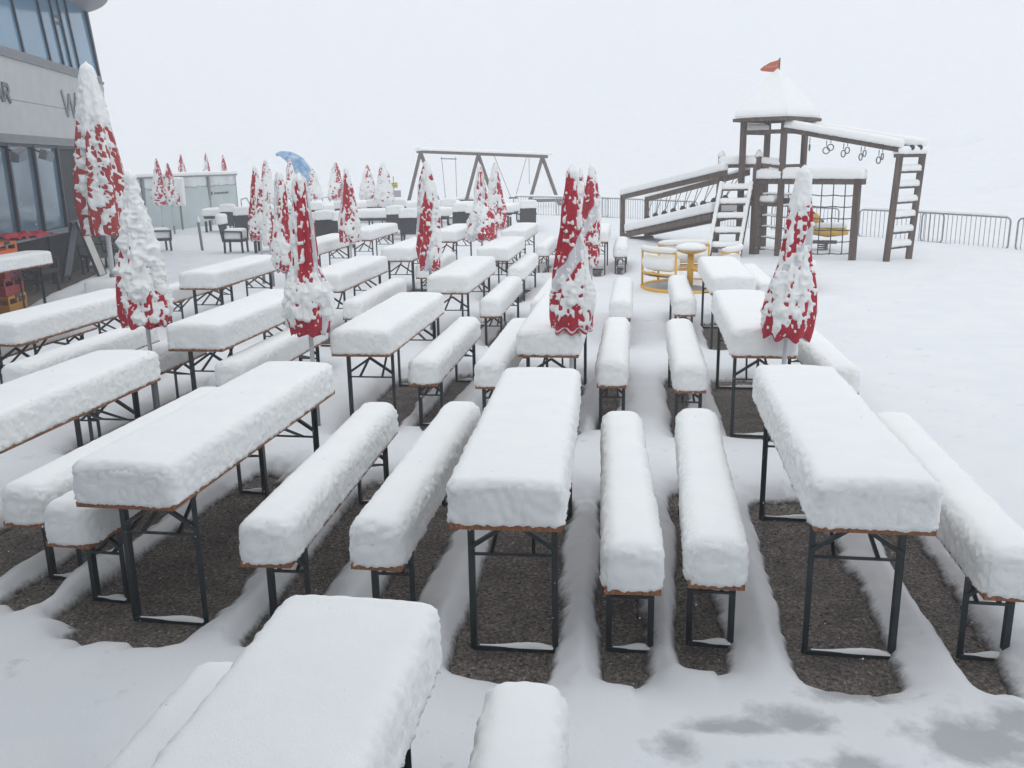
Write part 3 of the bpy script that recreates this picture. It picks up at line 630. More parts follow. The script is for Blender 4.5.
# monkey bars and end ladder
LA, LB_ = (7.96, 18.69), (8.64, 19.17)
for (a, b, s) in (((*F, 2.90), (*LA, 2.42), 11), ((*Rp, 2.90), (*LB_, 2.42), 12)):
    va = Vector(a); vb = Vector(b); e = vb+(vb-va).normalized()*.04
    rail('monkey_beam', a, tuple(e), .09, .10, .15, .17, seed=s)
for k in range(5):
    q = .24+k*.15
    for (a, b) in (((*F, 2.83), (*LA, 2.35)), ((*Rp, 2.83), (*LB_, 2.35))):
        p = Vector(a).lerp(Vector(b), q); an = random.uniform(0, 3.1)
        m = MB(); m.tube([p, p-Vector((0, 0, .12))], .009, 6)
        c = p-Vector((0, 0, .21)); m.tube([c+Vector((math.cos(an)*math.cos(u), math.sin(an)*math.cos(u), math.sin(u)))*.068 for u in [2*math.pi*i/14 for i in range(14)]], .013, 6, close=True)
        m.build('hanging_ring', 'chain', t)
for p in (LA, LB_): MB().bar((p[0]-.08, p[1], 0), (p[0]+.03, p[1], 2.36), .105).build('ladder_post', 'play', t)
rail('ladder_top', (LA[0]-.04, LA[1], 2.3), (LB_[0]+.06, LB_[1]+.04, 2.3), .13, .07, .14, .2, seed=14)
for q in (.45, .8): MB().tube([(LA[0]+(LB_[0]-LA[0])*q, LA[1]+(LB_[1]-LA[1])*q-.12, 2.46), (LA[0]+(LB_[0]-LA[0])*q+.05, LA[1]+(LB_[1]-LA[1])*q+.1, 2.45)], .055, 10).build('beam_end', 'rubber', t, True)
for k in range(6):
    z = .42+k*.31; q = -.08+.11*z/2.36
    rail('rung', (LA[0]+q, LA[1], z), (LB_[0]+q, LB_[1], z), .045, .045, .11, .07, seed=20+k)
# bridge ramp from the ground to the tower
b0, b1 = Vector((3.3, 25.6, .22)), Vector((4.78, 21.25, .98)); side = Vector((.62, .25, 0))
MB().box((3.25, 25.9, .68), (.13, .13, 1.36)).build('bridge_post', 'play', t)
MB().lathe([(.1, 0), (.1, .06), (.05, .13), (.01, .17)], (3.25, 25.9, 1.34), 12).build('post_snow', 'snow', t, True)
MB().box((3.95, 25.95, .63), (.12, .12, 1.26)).build('bridge_post', 'play', t)
MB().box((4.9, 21.2, 1.2), (.12, .12, 2.35), ry=.03).build('bridge_post', 'play', t)
MB().lathe([(.09, 0), (.09, .06), (.05, .13), (.01, .17)], (4.93, 21.2, 2.34), 12).build('post_snow', 'snow', t, True)
rail('handrail', (3.25, 25.9, 1.28), (5.0, 21.0, 1.98), .1, .12, .17, .18, seed=31)
rail('handrail', (3.95, 25.95, 1.2), (5.5, 20.95, 1.98), .1, .12, .06, .12, seed=32)
rail('top_rail', (4.9, 21.2, 2.13), (5.66, 20.72, 2.13), .09, .08, .17, .18, seed=33)
m = MB(); m.bar(b0, b1, .1, .12); m.bar(b0+side, b1+side, .1, .12); m.build('bridge_beam', 'play', t)
m = MB(); dk = b1-b0; nd = 16
for k in range(nd): m.bar(b0+dk*(k+.5)/nd+Vector((0, 0, .085)), b0+dk*(k+.5)/nd+side+Vector((0, 0, .085)), .24, .045)
dkk = m.build('bridge_deck', 'play', t)
s = link('snow_cap', snow_slab(.72, dk.length, .22, 35, res=.06, r=.06), dkk)
yv = dk.normalized(); xv = (-side).normalized(); xv = (xv-yv*xv.dot(yv)).normalized(); zv = xv.cross(yv)
if zv.z < 0: xv = -xv; zv = xv.cross(yv)
P = b0+side*.5+Vector((0, 0, .11)); s.matrix_local = Matrix(((xv.x, yv.x, zv.x, P.x), (xv.y, yv.y, zv.y, P.y), (xv.z, yv.z, zv.z, P.z), (0, 0, 0, 1)))
for k in range(9):
    p = b0+dk*(.09+k*.108)+side*.72+Vector((0, 0, .44)); MB().lathe([(.02, -.07), (.07, -.05), (.085, 0), (.05, .06), (.015, .075)], p, 10).build('rubber_knob', 'rubber', t, True)
    top = Vector((3.95, 25.95, 1.15)).lerp(Vector((5.5, 20.95, 1.93)), .09+k*.108)
    m = MB(); m.tube([top+Vector((-.11, .25, 0)), p], .010, 5); m.tube([top+Vector((-.03, .1, 0)), p], .010, 5); m.build('hanging_chain', 'chain', t)
MB().bar((3.4, 25.2, .1), (4.05, 25.4, .1), .14, .22).build('bridge_foot', 'play', t)
# steps up to the tower
s0, s1 = Vector((4.46, 20.05, .1)), Vector((4.87, 20.75, 1.74)); sw = Vector((.66, -.08, 0))
for o_ in (Vector((0, 0, 0)), sw):
    rail('stringer', tuple(s0+o_), tuple(s1+o_), .05, .16, .035, .06, seed=41)
for k in range(5):
    p = s0.lerp(s1, .16+k*.19)
    rail('tread', tuple(p+Vector((.03, 0, 0))), tuple(p+sw-Vector((.03, 0, 0))), .2, .04, .1, .2, seed=42+k)

# spring rider behind the net
t = thing('spring_rider', 'small yellow and brown spring rocker seen through the rope net', 'play rocker', (7.45, 21.3, 0), R(-20))
m = MB()
for k in range(5): m.tube([(.11*math.cos(u), .11*math.sin(u), .08+k*.05+.05*u/6.283) for u in [i*.6283 for i in range(11)]], .018, 6)
m.build('spring', 'chain', t)
MB().box((0, 0, .34), (.62, .3, .06)).build('foot_plate', 'play', t)
m = MB(); m.tube([(-.36, 0, .78), (-.3, 0, .62), (.1, 0, .57), (.42, 0, .6), (.55, 0, .56)], [.05, .11, .12, .11, .05], 12); m.build('rocker_body', 'yellow', t, True)
m = MB(); m.tube([(-.42, 0, .92), (-.2, 0, .9), (-.08, 0, .8)], [.07, .12, .05], 10); m.build('rocker_head', 'yellow', t, True)
m = MB(); m.bar((-.36, 0, 1.12), (-.02, 0, .8), .07, .05); m.bar((-.45, 0, .82), (-.3, 0, 1.12), .06, .05); m.build('rocker_mane', 'play', t)
snow_part('snow_cap', t, .26, .7, .1, 55, (-.2, 0, .68), rz=-math.pi/2, res=.04, r=.05)

# ------------------------------------------------------------------ yellow roundabout
t = thing('roundabout', 'yellow tubular playground roundabout with seats, loaded with snow', 'roundabout', (3.14, 15.5, .1), 0)
rr = .83
m = MB(); m.tube([(rr*math.cos(u), rr*math.sin(u), .05) for u in [2*math.pi*i/40 for i in range(40)]], .035, 8, close=True); m.build('base_ring', 'yellow', t, True)
MB().lathe([(rr-.03, .0), (rr-.03, .05)], n=40).build('floor_plate', 'galv', t)
MB().lathe([(.055, .05), (.055, .62)], n=12).build('centre_post', 'yellow', t, True)
MB().lathe([(.05, .6), (.25, .66), (.25, .685)], n=24).build('hand_wheel', 'yellow', t, True)
MB().lathe([(.26, .0), (.28, .03), (.23, .08), (.12, .11), (.01, .115)], (0, 0, .685), 24).build('wheel_snow', 'snow', t, True)
for k in range(3):
    a0 = R(176+k*120); a1 = a0+R(66)
    arc = lambda r, z, n=9: [(r*math.cos(a0+(a1-a0)*i/n), r*math.sin(a0+(a1-a0)*i/n), z) for i in range(n+1)]
    m = MB(); A0 = arc(rr, .7); m.tube(A0, .026, 8); m.tube([A0[0], (A0[0][0], A0[0][1], .05)], .02, 8); m.tube([A0[-1], (A0[-1][0], A0[-1][1], .05)], .02, 8); m.tube(arc(rr, .33), .016, 8)
    m.build('handrail', 'yellow', t, True)
    m = MB(); m.tube([(p[0]*1., p[1]*1., .738) for p in A0], [.03]+[.05]*8+[.03], 8); m.build('rail_snow', 'snow', t, True)
    m = MB(); m.tube(arc(rr-.1, .50, 9), [.10]+[.13]*8+[.10], 10); o = m.build('seat_snow', 'snow', t, True)
    m = MB(); q0, q1 = arc(rr-.2, .31, 9), arc(rr, .31, 9)
    m.add(q0+q1, [(i, i+1, 11+i, 10+i) for i in range(9)]); m.add([(x, y, z-.03) for x, y, z in q0+q1], [(i, 10+i, 11+i, i+1) for i in range(9)]); m.build('seat', 'yellow', t)
    m = MB(); m.bar((.06*math.cos(a0), .06*math.sin(a0), .34), ((rr-.2)*math.cos(a0), (rr-.2)*math.sin(a0), .34), .04); m.build('spoke', 'yellow', t)

# ------------------------------------------------------------------ crowd barriers
pl = [(.2, 38.9), (3.68, 35.8), (6.57, 31.0), (9.75, 25.1), (10.70, 23.35), (11.72, 20.72), (12.8, 18.2)]
def barrier_template():
    t = thing('crowd_barrier', 'x', 'barrier', (0, 0, -50), 0, 'steel crowd barriers round the playground')
    W, H, r = 2.62, .92, .11
    pts = []
    for (cx_, cz, a) in ((r, .18+r, 180), (r, H-r, 90), (W-r, H-r, 0), (W-r, .18+r, -90)):
        for i in range(5): u = R(a+90-i*22.5); pts.append((cx_+r*math.cos(u), 0, cz+r*math.sin(u)))
    b = MB(); b.tube(pts, .021, 8, close=True); b.build('frame', 'galv', t, True)
    b = MB()
    for k in range(18): x = .13+k*(W-.26)/17; b.tube([(x, 0, .19), (x, 0, H-.01)], .009, 5)
    b.build('bars', 'galv', t)
    for x in (.3, W-.3): MB().bar((x, -.25, .02), (x, .25, .02), .04).build('foot', 'galv', t)
    snow_part('snow_ridge', t, .05, W-.3, .05, 66, (.15, 0, H+.02), rz=-math.pi/2, res=.03, r=.02)
    return t
bt = barrier_template(); first = True; seg = []
for (a, b) in zip(pl[:-1], pl[1:]):
    a, b = Vector((*a, .0)), Vector((*b, .0)); L = (b-a).length; n = max(1, round(L/2.75))
    for k in range(n): seg.append((a.lerp(b, k/n), math.atan2((b-a).y, (b-a).x)))
for (p, an) in seg:
    lab = 'grey steel crowd barrier, one of the line behind the playground'
    if p.x < -4: lab = 'far steel crowd barrier below the yellow sign'
    elif p.x < 1: lab = 'far steel crowd barrier behind the swing'
    elif p.x < 3.7: lab = 'far steel crowd barrier between the swing and the bridge ramp'
    elif 10.6 < p.x < 11.2: lab = 'large steel crowd barrier right of the monkey bar ladder, wholly in view'
    elif 9.7 < p.x <= 10.6: lab = 'steel crowd barrier seen through the monkey bar ladder'
    elif 11.2 <= p.x < 12.3: lab = 'steel crowd barrier cut off by the right edge of the photo'
    z = -.06
    if p.x > 12.4: continue
    if first: bt.location = (p.x, p.y, z); bt.rotation_euler = (0, 0, an); bt['label'] = lab; first = False
    else: dup(bt, (p.x, p.y, z), an, lab)

# ------------------------------------------------------------------ restaurant building
fx = lambda y: -9.73-.14*(y-17.7)
t = thing('restaurant_building', 'grey restaurant building with tilted upper window band and round roof edge at the left', 'building', (0, 0, 0))
def face(m, y0, y1, z0, z1, off0=0., off1=None, th=.1):
    off1 = off0 if off1 is None else off1
    q = [(fx(y0)+off0, y0, z0), (fx(y1)+off0, y1, z0), (fx(y1)+off1, y1, z1), (fx(y0)+off1, y0, z1)]
    m.add(q+[(x-th, y, z) for x, y, z in q], [(0, 1, 2, 3), (7, 6, 5, 4), (0, 4, 5, 1), (1, 5, 6, 2), (2, 6, 7, 3), (3, 7, 4, 0)])
M['wing'] = mat('white_render', (.60, .60, .60), .8, (.56, .56, .56), 3)
Y0, Y1 = -1.2, 24.7
m = MB(); face(m, Y0, Y1, 3.0, 4.46, .06); m.build('upper_wall', 'panel', t)
m = MB(); face(m, Y0, Y1, 3.655, 3.672, .063, th=.02); m.build('wall_seam', 'trim', t)
m = MB(); face(m, Y0, Y1, 2.83, 2.90, .10, th=.2); face(m, Y0, Y1, 2.90, 3.0, .07, th=.2); m.build('lintel', 'trim', t)
m = MB(); face(m, Y0, Y1, 4.46, 4.52, .10, th=.3); face(m, Y0, Y1, 4.52, 4.66, .05, th=.3); m.build('ledge', 'trim', t)
m = MB(); face(m, Y0, Y1, 0, .95, .02, th=.15); m.build('plinth', 'dark', t)
lo = [Y0, 1, 3, 5, 7, 9, 11, 13, 15.0, 16.6, 18.0, 19.35, 20.75, 22.3, Y1]
for a, b in zip(lo[:-1], lo[1:]):
    m = MB(); face(m, a+.04, b-.04, .99, 2.79, -.04, th=.03); w = m.build('window', 'glasslow' if b < 22 else 'dark', t)
    m = MB(); face(m, a-.04, a+.04, .95, 2.83, .03, th=.14); face(m, a+.04, b-.04, .95, 1.0, .02, th=.12); face(m, a+.04, b-.04, 2.77, 2.83, .02, th=.12); m.build('frame', 'mullion', w)
up = [Y0, 1, 3, 5, 7, 9, 11, 13, 14.7, 16.4, 18.0, 19.6, 21.15, 22.0, 22.55, 23.15, Y1]
for a, b in zip(up[:-1], up[1:]):
    m = MB(); face(m, a+.03, b-.03, 4.66, 6.6, -.02, -.22, th=.03); w = m.build('window', 'glass', t)
    m = MB(); face(m, a-.032, a+.032, 4.66, 6.6, .02, -.18, th=.1)
    if abs(a-22.0) < .01: face(m, a+.05, b-.045, 5.75, 5.82, -.115, -.12, th=.05); face(m, a+.05, b-.045, 5.60, 5.66, -.10, -.105, th=.05)
    m.build('frame', 'mullion', w)
m = MB(); face(m, Y1-.06, Y1+.06, 4.3, 6.6, .06, -.14, th=.14); m.build('corner_post', 'mullion', t)
m = MB(); m.add([(fx(Y1)+.05, Y1, 0), (-18, Y1+2, 0), (-18, Y1+2, 6.6), (fx(Y1)-.2, Y1, 6.6)], [(0, 1, 2, 3)]); m.build('end_wall', 'panel', t)
m = MB(); m.add([(fx(Y0)-.2, Y0, 6.6), (fx(Y1)-.2, Y1, 6.6), (-18, Y1+2, 6.6), (-18, Y0-6, 6.6)], [(0, 1, 2, 3)]); m.build('roof', 'trim', t)
MB().lathe([(4.6, 6.32), (5.0, 6.24), (5.05, 6.3), (5.05, 6.75), (4.9, 6.8)], (-14.15, 21.0, 0), 72).build('round_roof_edge', 'disc', t, True)
# wing with the window the photo was taken from (behind the camera)
m = MB(); m.box((0.2, -1.35, 3.4), (15, .3, 6.8)); m.build('wing_wall', 'wing', t)
for k in range(6):
    w = MB().box((-5.6+k*2.3, -1.19, 2.5), (1.7, .03, 1.5)).build('window', 'glass', t); MB().box((-5.6+k*2.3, -1.18, 1.7), (1.9, .08, .07)).build('sill', 'trim', w)
m = MB(); m.box((-4.5, .35, 3.4), (5.4, 3.1, .16)); m.build('shade_canopy', 'trim', t)  # unseen slab added to shade the near snow on the left
# letters on the wall: AR and W
def stroke(segs, y0, z0, w, h, th):
    m = MB()
    for (a, b) in segs:
        p, q = (fx(y0+a[0]*w)+.10, y0+a[0]*w, z0+a[1]*h), (fx(y0+b[0]*w)+.10, y0+b[0]*w, z0+b[1]*h); m.bar(p, q, .05, th, up=(0, .99, .14))
    return m
MA = [((0, 0), (.5, 1)), ((.5, 1), (1, 0)), ((.2, .36), (.8, .36))]
MR = [((0.05, 0), (0.05, 1)), ((0, .95), (.7, .95)), ((.7, .95), (.92, .75)), ((.92, .75), (.7, .5)), ((.7, .5), (0, .5)), ((.45, .5), (.95, 0))]
MW = [((0, 1), (.26, 0)), ((.26, 0), (.5, .9)), ((.5, .9), (.74, 0)), ((.74, 0), (1, 1))]
def letter(segs, y0, z0, w, h, th):
    m = MB()
    for a, b in segs:
        dy, dz = (b[0]-a[0])*w, (b[1]-a[1])*h; L = math.hypot(dy, dz); ny, nz = -dz/L*th/2, dy/L*th/2
        q = [(y0+a[0]*w+ny, z0+a[1]*h+nz), (y0+b[0]*w+ny, z0+b[1]*h+nz), (y0+b[0]*w-ny, z0+b[1]*h-nz), (y0+a[0]*w-ny, z0+a[1]*h-nz)]
        k = len(m.v); o = .085+.002*(k//8)
        m.add([(fx(y)+o, y, z) for y, z in q]+[(fx(y)+.062, y, z) for y, z in q], [(0, 3, 2, 1), (0, 1, 5, 4), (1, 2, 6, 5), (2, 3, 7, 6), (3, 0, 4, 7)])
    return m
letter(MA, 17.62, 3.60, .34, .34, .075).build('letter', 'letter', t)
letter(MR, 18.02, 3.60, .30, .34, .075).build('letter', 'letter', t)
letter(MW, 21.35, 3.50, .95, .56, .09).build('letter', 'grey', t)
# lamps under the lintel
for (y, tilt, lab) in ((17.75, .5, 'square floodlight under the lintel over the left window'), (19.2, -.25, 'square floodlight on a bracket under the lintel over the middle window')):
    l = thing('floodlight', lab, 'lamp', (fx(y)+.3, y, 2.6), 0, 'floodlights under the lintel')
    MB().box((0, 0, 0), (.12, .34, .2), rx=tilt*.6, ry=.3).build('housing', 'greypost', l)
    MB().box((.07, 0, -.035), (.03, .30, .16), rx=tilt*.6, ry=.3).build('lens', 'grey', l)
    m = MB(); m.bar((-.32, 0, .16), (0, 0, .02), .03); m.build('bracket', 'mullion', l)
# wall counter with red blankets, crates, A-board, chairs under the eaves
t = thing('wall_counter', 'narrow grey counter shelf running along the building wall', 'counter', (0, 0, 0))
m = MB(); face(m, 13.2, 21.2, 1.0, 1.04, .5, th=.42); m.build('shelf', 'trim', t)
for y in (14, 16.2, 18.4, 20.6): MB().box((fx(y)+.4, y, .5), (.05, .05, 1.0)).build('leg', 'mullion', t)
def cloth(seed, w, L):
    n = 24; vs = []
    for i in range(n+1):
        for j in range(n+1):
            u, v = (i/n-.5)*w, (j/n-.5)*L; vs.append((u, v, .06+.05*noise(u*7, v*7, 0, seed)+.03*noise(u*17, v*17, 0, seed)-.35*max(0, u-w*.3)))
    return smooth_mesh('cloth', vs, [(i*(n+1)+j, (i+1)*(n+1)+j, (i+1)*(n+1)+j+1, i*(n+1)+j+1) for i in range(n) for j in range(n)], 'red')
o = link('blanket', cloth(5, .45, 1.5), None); o.location = (fx(17.4)+.3, 17.4, 1.05); tag(o, 'crumpled red blanket lying on the wall counter', 'blanket')
def crate(z, m, rz, lab, x=-8.50, y=14.85, sc=1.):
    t = thing('crate', lab, 'crate', (x, y, z), rz, 'plastic crates stacked by the wall')
    b = MB(); w, L, h, k = .42*sc, .62*sc, .29, .022
    b.box((0, 0, k/2), (w, L, k))
    for s in (-1, 1):
        b.box((s*(w/2-k/2), 0, h*.3), (k, L, h*.5)); b.box((s*(w/2-k/2), 0, h*.92), (k, L, h*.16)); b.box((0, s*(L/2-k/2), h*.3), (w-2*k-.002, k, h*.5)); b.box((0, s*(L/2-k/2), h*.92), (w-2*k-.002, k, h*.16))
        for q in (-.48, 0, .48): b.box((s*(w/2-k/2), q*L, h*.7), (k*.9, .05, h*.5))
    b.build('shell', m, t)
    b = MB()
    for s in (-1, 1): b.box((s*(w/2+.004), 0, h*.93), (.008, .16, .05))
    b.build('handle', 'mullion', t)
crate(.0, 'yelcrate', .1, 'yellow plastic crate at the bottom of the stack by the left edge', sc=1.08)
crate(.292, 'redcrate', .04, 'red plastic crate standing on the yellow crate')
crate(.584, 'redcrate', .12, 'upper red plastic crate in the stack, under the orange one')
crate(.876, 'orangecrate', .0, 'orange plastic crate on top of the stack', sc=.92)
t = thing('sandwich_board', 'pale folding A-board standing open by the building wall', 'sign', (-8.98, 18.8, 0), .12)
for s, mt, nm in ((1, 'board', 'front_board'), (-1, 'grey', 'back_board')):
    b = MB(); b.bar((s*.06, 0, 1.22), (s*.36, 0, .12), .42, .03, up=(0, 0, 1)); p = b.build(nm, mt, t)
    b = MB()
    for q in (-1, 1): b.bar((s*.05, q*.225, 1.25), (s*.39, q*.225, .02), .03, .05)
    b.bar((s*.365, -.22, .11), (s*.365, .22, .11), .05, .05); b.build('frame', 'mullion', p)
MB().box((0, 0, 1.25), (.14, .46, .05)).build('hinge', 'greypost', t)
for (x, y, rz, lab) in ((-9.35, 20.3, 75, 'bare dark wicker chair under the eaves behind the A-board'), (-9.45, 21.6, 100, 'bare dark wicker chair under the eaves near the big parasol'), (-9.15, 17.3, 80, 'bare dark wicker chair under the eaves below the red blanket')):
    c = dup(ct, (x, y, 0), R(rz), lab); c['group'] = 'bare wicker chairs under the eaves'
    for ch in list(c.children):
        if 'snow' in ch.name: bpy.data.objects.remove(ch)

# ------------------------------------------------------------------ ground and snow cover
def graded(lo, a, b, hi, step, g):
    mid = list(np.arange(a, b+1e-6, step)); out = mid[:]
    s = step; x = a
    while x > lo: s *= g; x -= s; out.insert(0, x)
    s = step; x = mid[-1]
    while x < hi: s *= g; x += s; out.append(x)
    return np.array(out)
def hill(x, y):
    r = np.maximum(0, y-29+.25*(x-10)); a = .17*r*r/(r+16)*sstep(3, 17, x)
    q = np.maximum(0, y-52); return a+np.maximum(0, .36-.17*sstep(3, 17, x))*q*q/(q+18)
def ground():
    xs, ys = graded(-210, -60, 60, 210, 10, 1.2), graded(-40, -10, 100, 215, 10, 1.2)
    X, Y = np.meshgrid(xs, ys, indexing='ij'); Z = hill(X, Y); Z = Z-np.minimum(3, Z*.6+.0)-.5*sstep(25, 40, Y)
    nx, ny = X.shape
    fs = [(i*ny+j, (i+1)*ny+j, (i+1)*ny+j+1, i*ny+j+1) for i in range(nx-1) for j in range(ny-1)]
    return smooth_mesh('ground', np.stack([X, Y, Z], -1).reshape(-1, 3), fs, 'gravel')
tag(link('ground', ground()), kind='structure')
SLUSH = [(.63, 2.95, .10, .10, .8), (.74, 3.10, .13, .06, .75), (1.10, 3.14, .15, .09, .8), (.92, 3.08, .15, .06, .65), (1.80, 2.98, .22, .17, .9), (1.42, 3.34, .20, .09, .85), (1.28, 2.85, .12, .06, .75), (2.0, 3.08, .2, .1, .8)]
def snow_cover():
    xs = graded(-205, -4.6, 3.6, 205, .021, 1.035); ys = graded(-36, 2.3, 7.0, 210, .023, 1.018)
    X, Y = np.meshgrid(xs, ys, indexing='ij')
    sd = np.full(X.shape, 9.)
    for i_, (x, y, a, W, k) in enumerate(FOOT+[(-2.1, 4.1, .18, .24, 'B')]):
        u = (X-x)*math.sin(a)+(Y-y)*math.cos(a); v = (X-x)*math.cos(a)-(Y-y)*math.sin(a)
        sh = .0 if y < 5.5 else (.02 if y < 9 else .07)
        fr = .06*math.sin(i_*2.7); rc = min(.11, W/2-.04); du = np.abs(u-1.10+.03+fr)-(1.15-sh-rc); dv = np.abs(v+.045)-(W/2-.03-sh-rc)
        d = np.where((du > 0) & (dv > 0), np.hypot(np.maximum(du, 0), np.maximum(dv, 0)), np.maximum(du, dv))-rc
        # drifted, soft on the lee side; crisp on the other
        d = d*np.where(v > 0, .62, 1.15)
        k_ = .02; hh = np.clip(.5+.5*(sd-d)/k_, 0, 1); sd = np.where(np.abs(sd-d) < k_, sd*(1-hh)+d*hh-k_*hh*(1-hh), np.minimum(sd, d))
    wl = np.maximum.reduce([(X-(-8.3-.196*(Y-15.28)))*.98, Y-21.8, 5-Y]); sd = np.minimum(sd, wl)
    lee = np.clip(sd, 0, 1); near = np.exp(-np.maximum(0, Y-10)/8)
    e = .022*fbm(X*2.6, Y*2.3, 0*X, 11, 2)+.012*noise(X*16, Y*14, 0*X, 12)*near
    s = sd+e
    H = .135+.018*fbm(X*.55, Y*.55, 0*X, 21, 3)+.007*fbm(X*2.6, Y*2.6, 0*X, 25, 2)+.012*np.clip(noise(X*.9+.4*Y, Y*1.6, 0*X, 27), 0, 1)*sstep(4, 12, Y)
    soft = .075+.03*noise(X*1.7, Y*1.7, 0*X, 31)
    Z = np.where(s > 0, H*(1-np.exp(-(np.maximum(s, 0)/soft)**1.25))+.004, -.03)-.002
    # trodden dips near the slush, footprints up the far slope
    slush = 0*X
    for (bx, by, rx, ry, w_) in SLUSH: slush = np.maximum(slush, w_*np.exp(-(((X-bx)/rx)**2+((Y-by)/ry)**2)*.8))
    Z = Z-.03*slush-.0*np.clip(fbm(X*2.2, Y*2.2, 0*X, 41, 2)+.2, 0, 1)*np.exp(-((X-1.3)/.8)**2-((Y-2.8)/.4)**2)*(s > .1)
    hl = hill(X, Y)
    Z = Z+hl+sstep(30, 60, Y)*.12*fbm(X*.06, Y*.06, 0*X, 51, 3)
    for (a0, b0_, amp) in ((30.2, .62, .14), (36, .5, .16), (44, .75, .18)):
        w = Y-(a0+b0_*(X-14)+1.5*noise(X*.2, 0*X, 0*X, int(a0))); Z = Z-amp*2.2*np.exp(-(w/.6)**2)*(.35+.65*(noise(X*.9, Y*.9, 0*X, 61) > 0))*sstep(11, 15, X)*sstep(60, 40, X)
    nx, ny = X.shape
    idx = (np.arange(nx)[:, None]*ny+np.arange(ny)[None, :])
    q = np.stack([idx[:-1, :-1], idx[1:, :-1], idx[1:, 1:], idx[:-1, 1:]], -1).reshape(-1, 4)
    me = bpy.data.meshes.new('snow_cover'); me.vertices.add(nx*ny); me.vertices.foreach_set('co', np.stack([X, Y, Z], -1).astype(np.float32).ravel())
    me.loops.add(q.size); me.loops.foreach_set('vertex_index', q.ravel().astype(np.int32))
    me.polygons.add(len(q)); me.polygons.foreach_set('loop_start', np.arange(0, q.size, 4, dtype=np.int32)); me.polygons.foreach_set('loop_total', np.full(len(q), 4, dtype=np.int32))
    me.polygons.foreach_set('use_smooth', np.ones(len(q), bool)); me.materials.append(M['gsnow']); at = me.attributes.new('cover', 'FLOAT', 'POINT'); at.data.foreach_set('value', np.clip(s/.06, 0, 1.6).astype(np.float32).ravel()); a2 = me.attributes.new('slush', 'FLOAT', 'POINT'); a2.data.foreach_set('value', slush.astype(np.float32).ravel()); me.update(calc_edges=True); me.validate()
    return me
tag(link('snow_ground', snow_cover()), kind='structure')

# loose pebbles on the bare strips
m = MB(); rg = random.Random(3)
for (x, y, a, W, k) in FOOT:
    if y > 6.2: continue
    for i in range(int(520*(W+.02)*2.2)):
        u, v = rg.uniform(-.06, 2.26), rg.uniform(-W/2-.06, W/2); px, py = x+u*math.sin(a)+v*math.cos(a), y+u*math.cos(a)-v*math.sin(a)
        r = rg.choice((.004, .005, .006, .008, .011)); q = rg.uniform(0, 6.28); m.k = rg.choice((0, 0, 0, 1, 1, 2))
        vs = [(px+r*rg.uniform(.7, 1.3)*math.cos(q+t*1.2566), py+r*rg.uniform(.7, 1.3)*math.sin(q+t*1.2566), -.001) for t in range(5)]
        m.add(vs+[(px, py, r*rg.uniform(.5, .9))], [(t, (t+1) % 5, 5) for t in range(5)])
M['peb0'] = mat('pebble_dark', (.05, .043, .038), .7); M['peb1'] = mat('pebble_brown', (.15, .125, .10), .7); M['peb2'] = mat('pebble_pale', (.33, .31, .28), .7)
tag(m.build('loose_pebbles', ['peb0', 'peb1', 'peb2']), kind='stuff')

# falling snow
m = MB()
for i in range(1500):
    y = 1.6+16*random.random()**1.3; x = random.uniform(-.62, .62)*y; z = random.uniform(.3, 2.15); r = random.uniform(.0008, .0019)
    s = r*random.uniform(1, 2.2)
    m.add([(x+r, y, z), (x-r*.7, y+r, z), (x-r*.7, y-r, z), (x+r*.3, y, z+s), (x-.2*r, y, z-s)], [(0, 1, 3), (1, 2, 3), (2, 0, 3), (1, 0, 4), (2, 1, 4), (0, 2, 4)])
tag(m.build('falling_snow', 'snow'), kind='stuff')

# ------------------------------------------------------------------ air, light, camera
hz = MB().box((0, 87, 29.5), (430, 262, 61)); ho = bpy.data.objects.new('haze', None)
bpy.data.objects.remove(ho)
hm = bpy.data.materials.new('snowy_air'); hm.use_nodes = True; hn = hm.node_tree.nodes; hn.remove(hn['Principled BSDF'])
pv = hn.new('ShaderNodeVolumePrincipled'); pv.inputs['Color'].default_value = (.95, .96, .975, 1); pv.inputs['Density'].default_value = .005
hm.node_tree.links.new(pv.outputs[0], hn['Material Output'].inputs['Volume']); M['air'] = hm
tag(hz.build('haze', 'air'), kind='stuff')

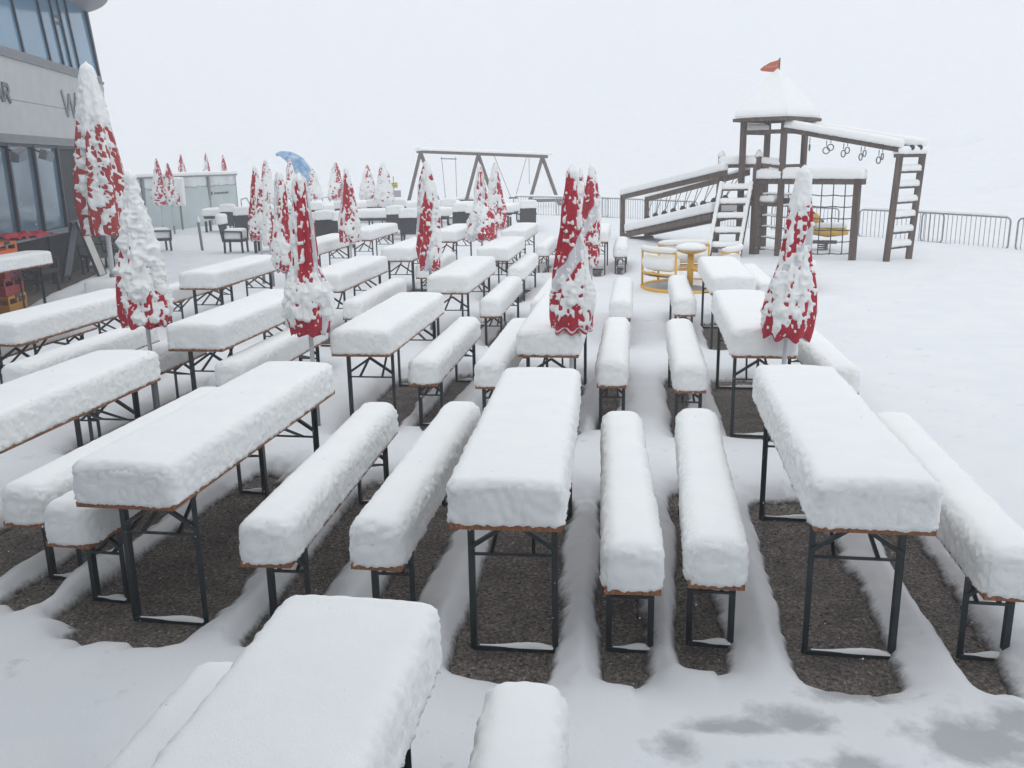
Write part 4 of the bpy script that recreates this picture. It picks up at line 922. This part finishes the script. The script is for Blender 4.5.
W = bpy.data.worlds.new('World'); S.world = W; W.use_nodes = True
n, l = W.node_tree.nodes, W.node_tree.links; bg = n['Background']
EL, AZ = R(48), R(200)
sky = n.new('ShaderNodeTexSky'); sky.sky_type = 'NISHITA'; sky.sun_disc = False; sky.sun_elevation = EL; sky.sun_rotation = AZ; sky.altitude = 2000; sky.dust_density = 3
tc = n.new('ShaderNodeTexCoord'); sp = n.new('ShaderNodeSeparateXYZ'); l.new(tc.outputs['Generated'], sp.inputs[0])
rp = n.new('ShaderNodeValToRGB'); l.new(sp.outputs[2], rp.inputs[0])
rp.color_ramp.elements[0].position = 0; rp.color_ramp.elements[0].color = (.645, .675, .735, 1)
rp.color_ramp.elements[1].position = .9; rp.color_ramp.elements[1].color = (1., 1.02, 1.06, 1)
sc = n.new('ShaderNodeVectorMath'); sc.operation = 'SCALE'; sc.inputs['Scale'].default_value = 10.; l.new(rp.outputs[0], sc.inputs[0])
mx = n.new('ShaderNodeMix'); mx.data_type = 'RGBA'; mx.inputs[0].default_value = .93; l.new(sky.outputs[0], mx.inputs[6]); l.new(sc.outputs[0], mx.inputs[7])
l.new(mx.outputs[2], bg.inputs[0]); bg.inputs[1].default_value = .1
sl = bpy.data.lights.new('sun', 'SUN'); sl.energy = .5; sl.angle = R(40); sl.color = (1, .985, .96)
so = bpy.data.objects.new('sun', sl); COL.objects.link(so); so.location = (0, 0, 60)
dv = Vector((math.sin(AZ)*math.cos(EL), math.cos(AZ)*math.cos(EL), math.sin(EL))); so.rotation_euler = dv.to_track_quat('Z', 'Y').to_euler()

cd = bpy.data.cameras.new('camera'); cam = bpy.data.objects.new('camera', cd); COL.objects.link(cam)
cd.sensor_width = 36; cd.lens = 889.35/1024*36; cd.clip_start = .05; cd.clip_end = 2000
cam.matrix_world = Matrix.Translation((0, 0, 2.315)) @ Matrix.Rotation(math.pi/2-.2451, 4, 'X') @ Matrix.Rotation(-.01696, 4, 'Z')
S.camera = cam
S.view_settings.view_transform = 'Standard'; S.view_settings.look = 'None'; S.view_settings.exposure = .25; S.view_settings.gamma = 1
S.view_settings.use_curve_mapping = False
c = S.cycles if hasattr(S, 'cycles') else None
if c:
    c.max_bounces = 8; c.diffuse_bounces = 4; c.glossy_bounces = 3; c.volume_bounces = 2; c.transparent_max_bounces = 8
    c.use_denoising = True; c.use_adaptive_sampling = True; c.adaptive_threshold = .02
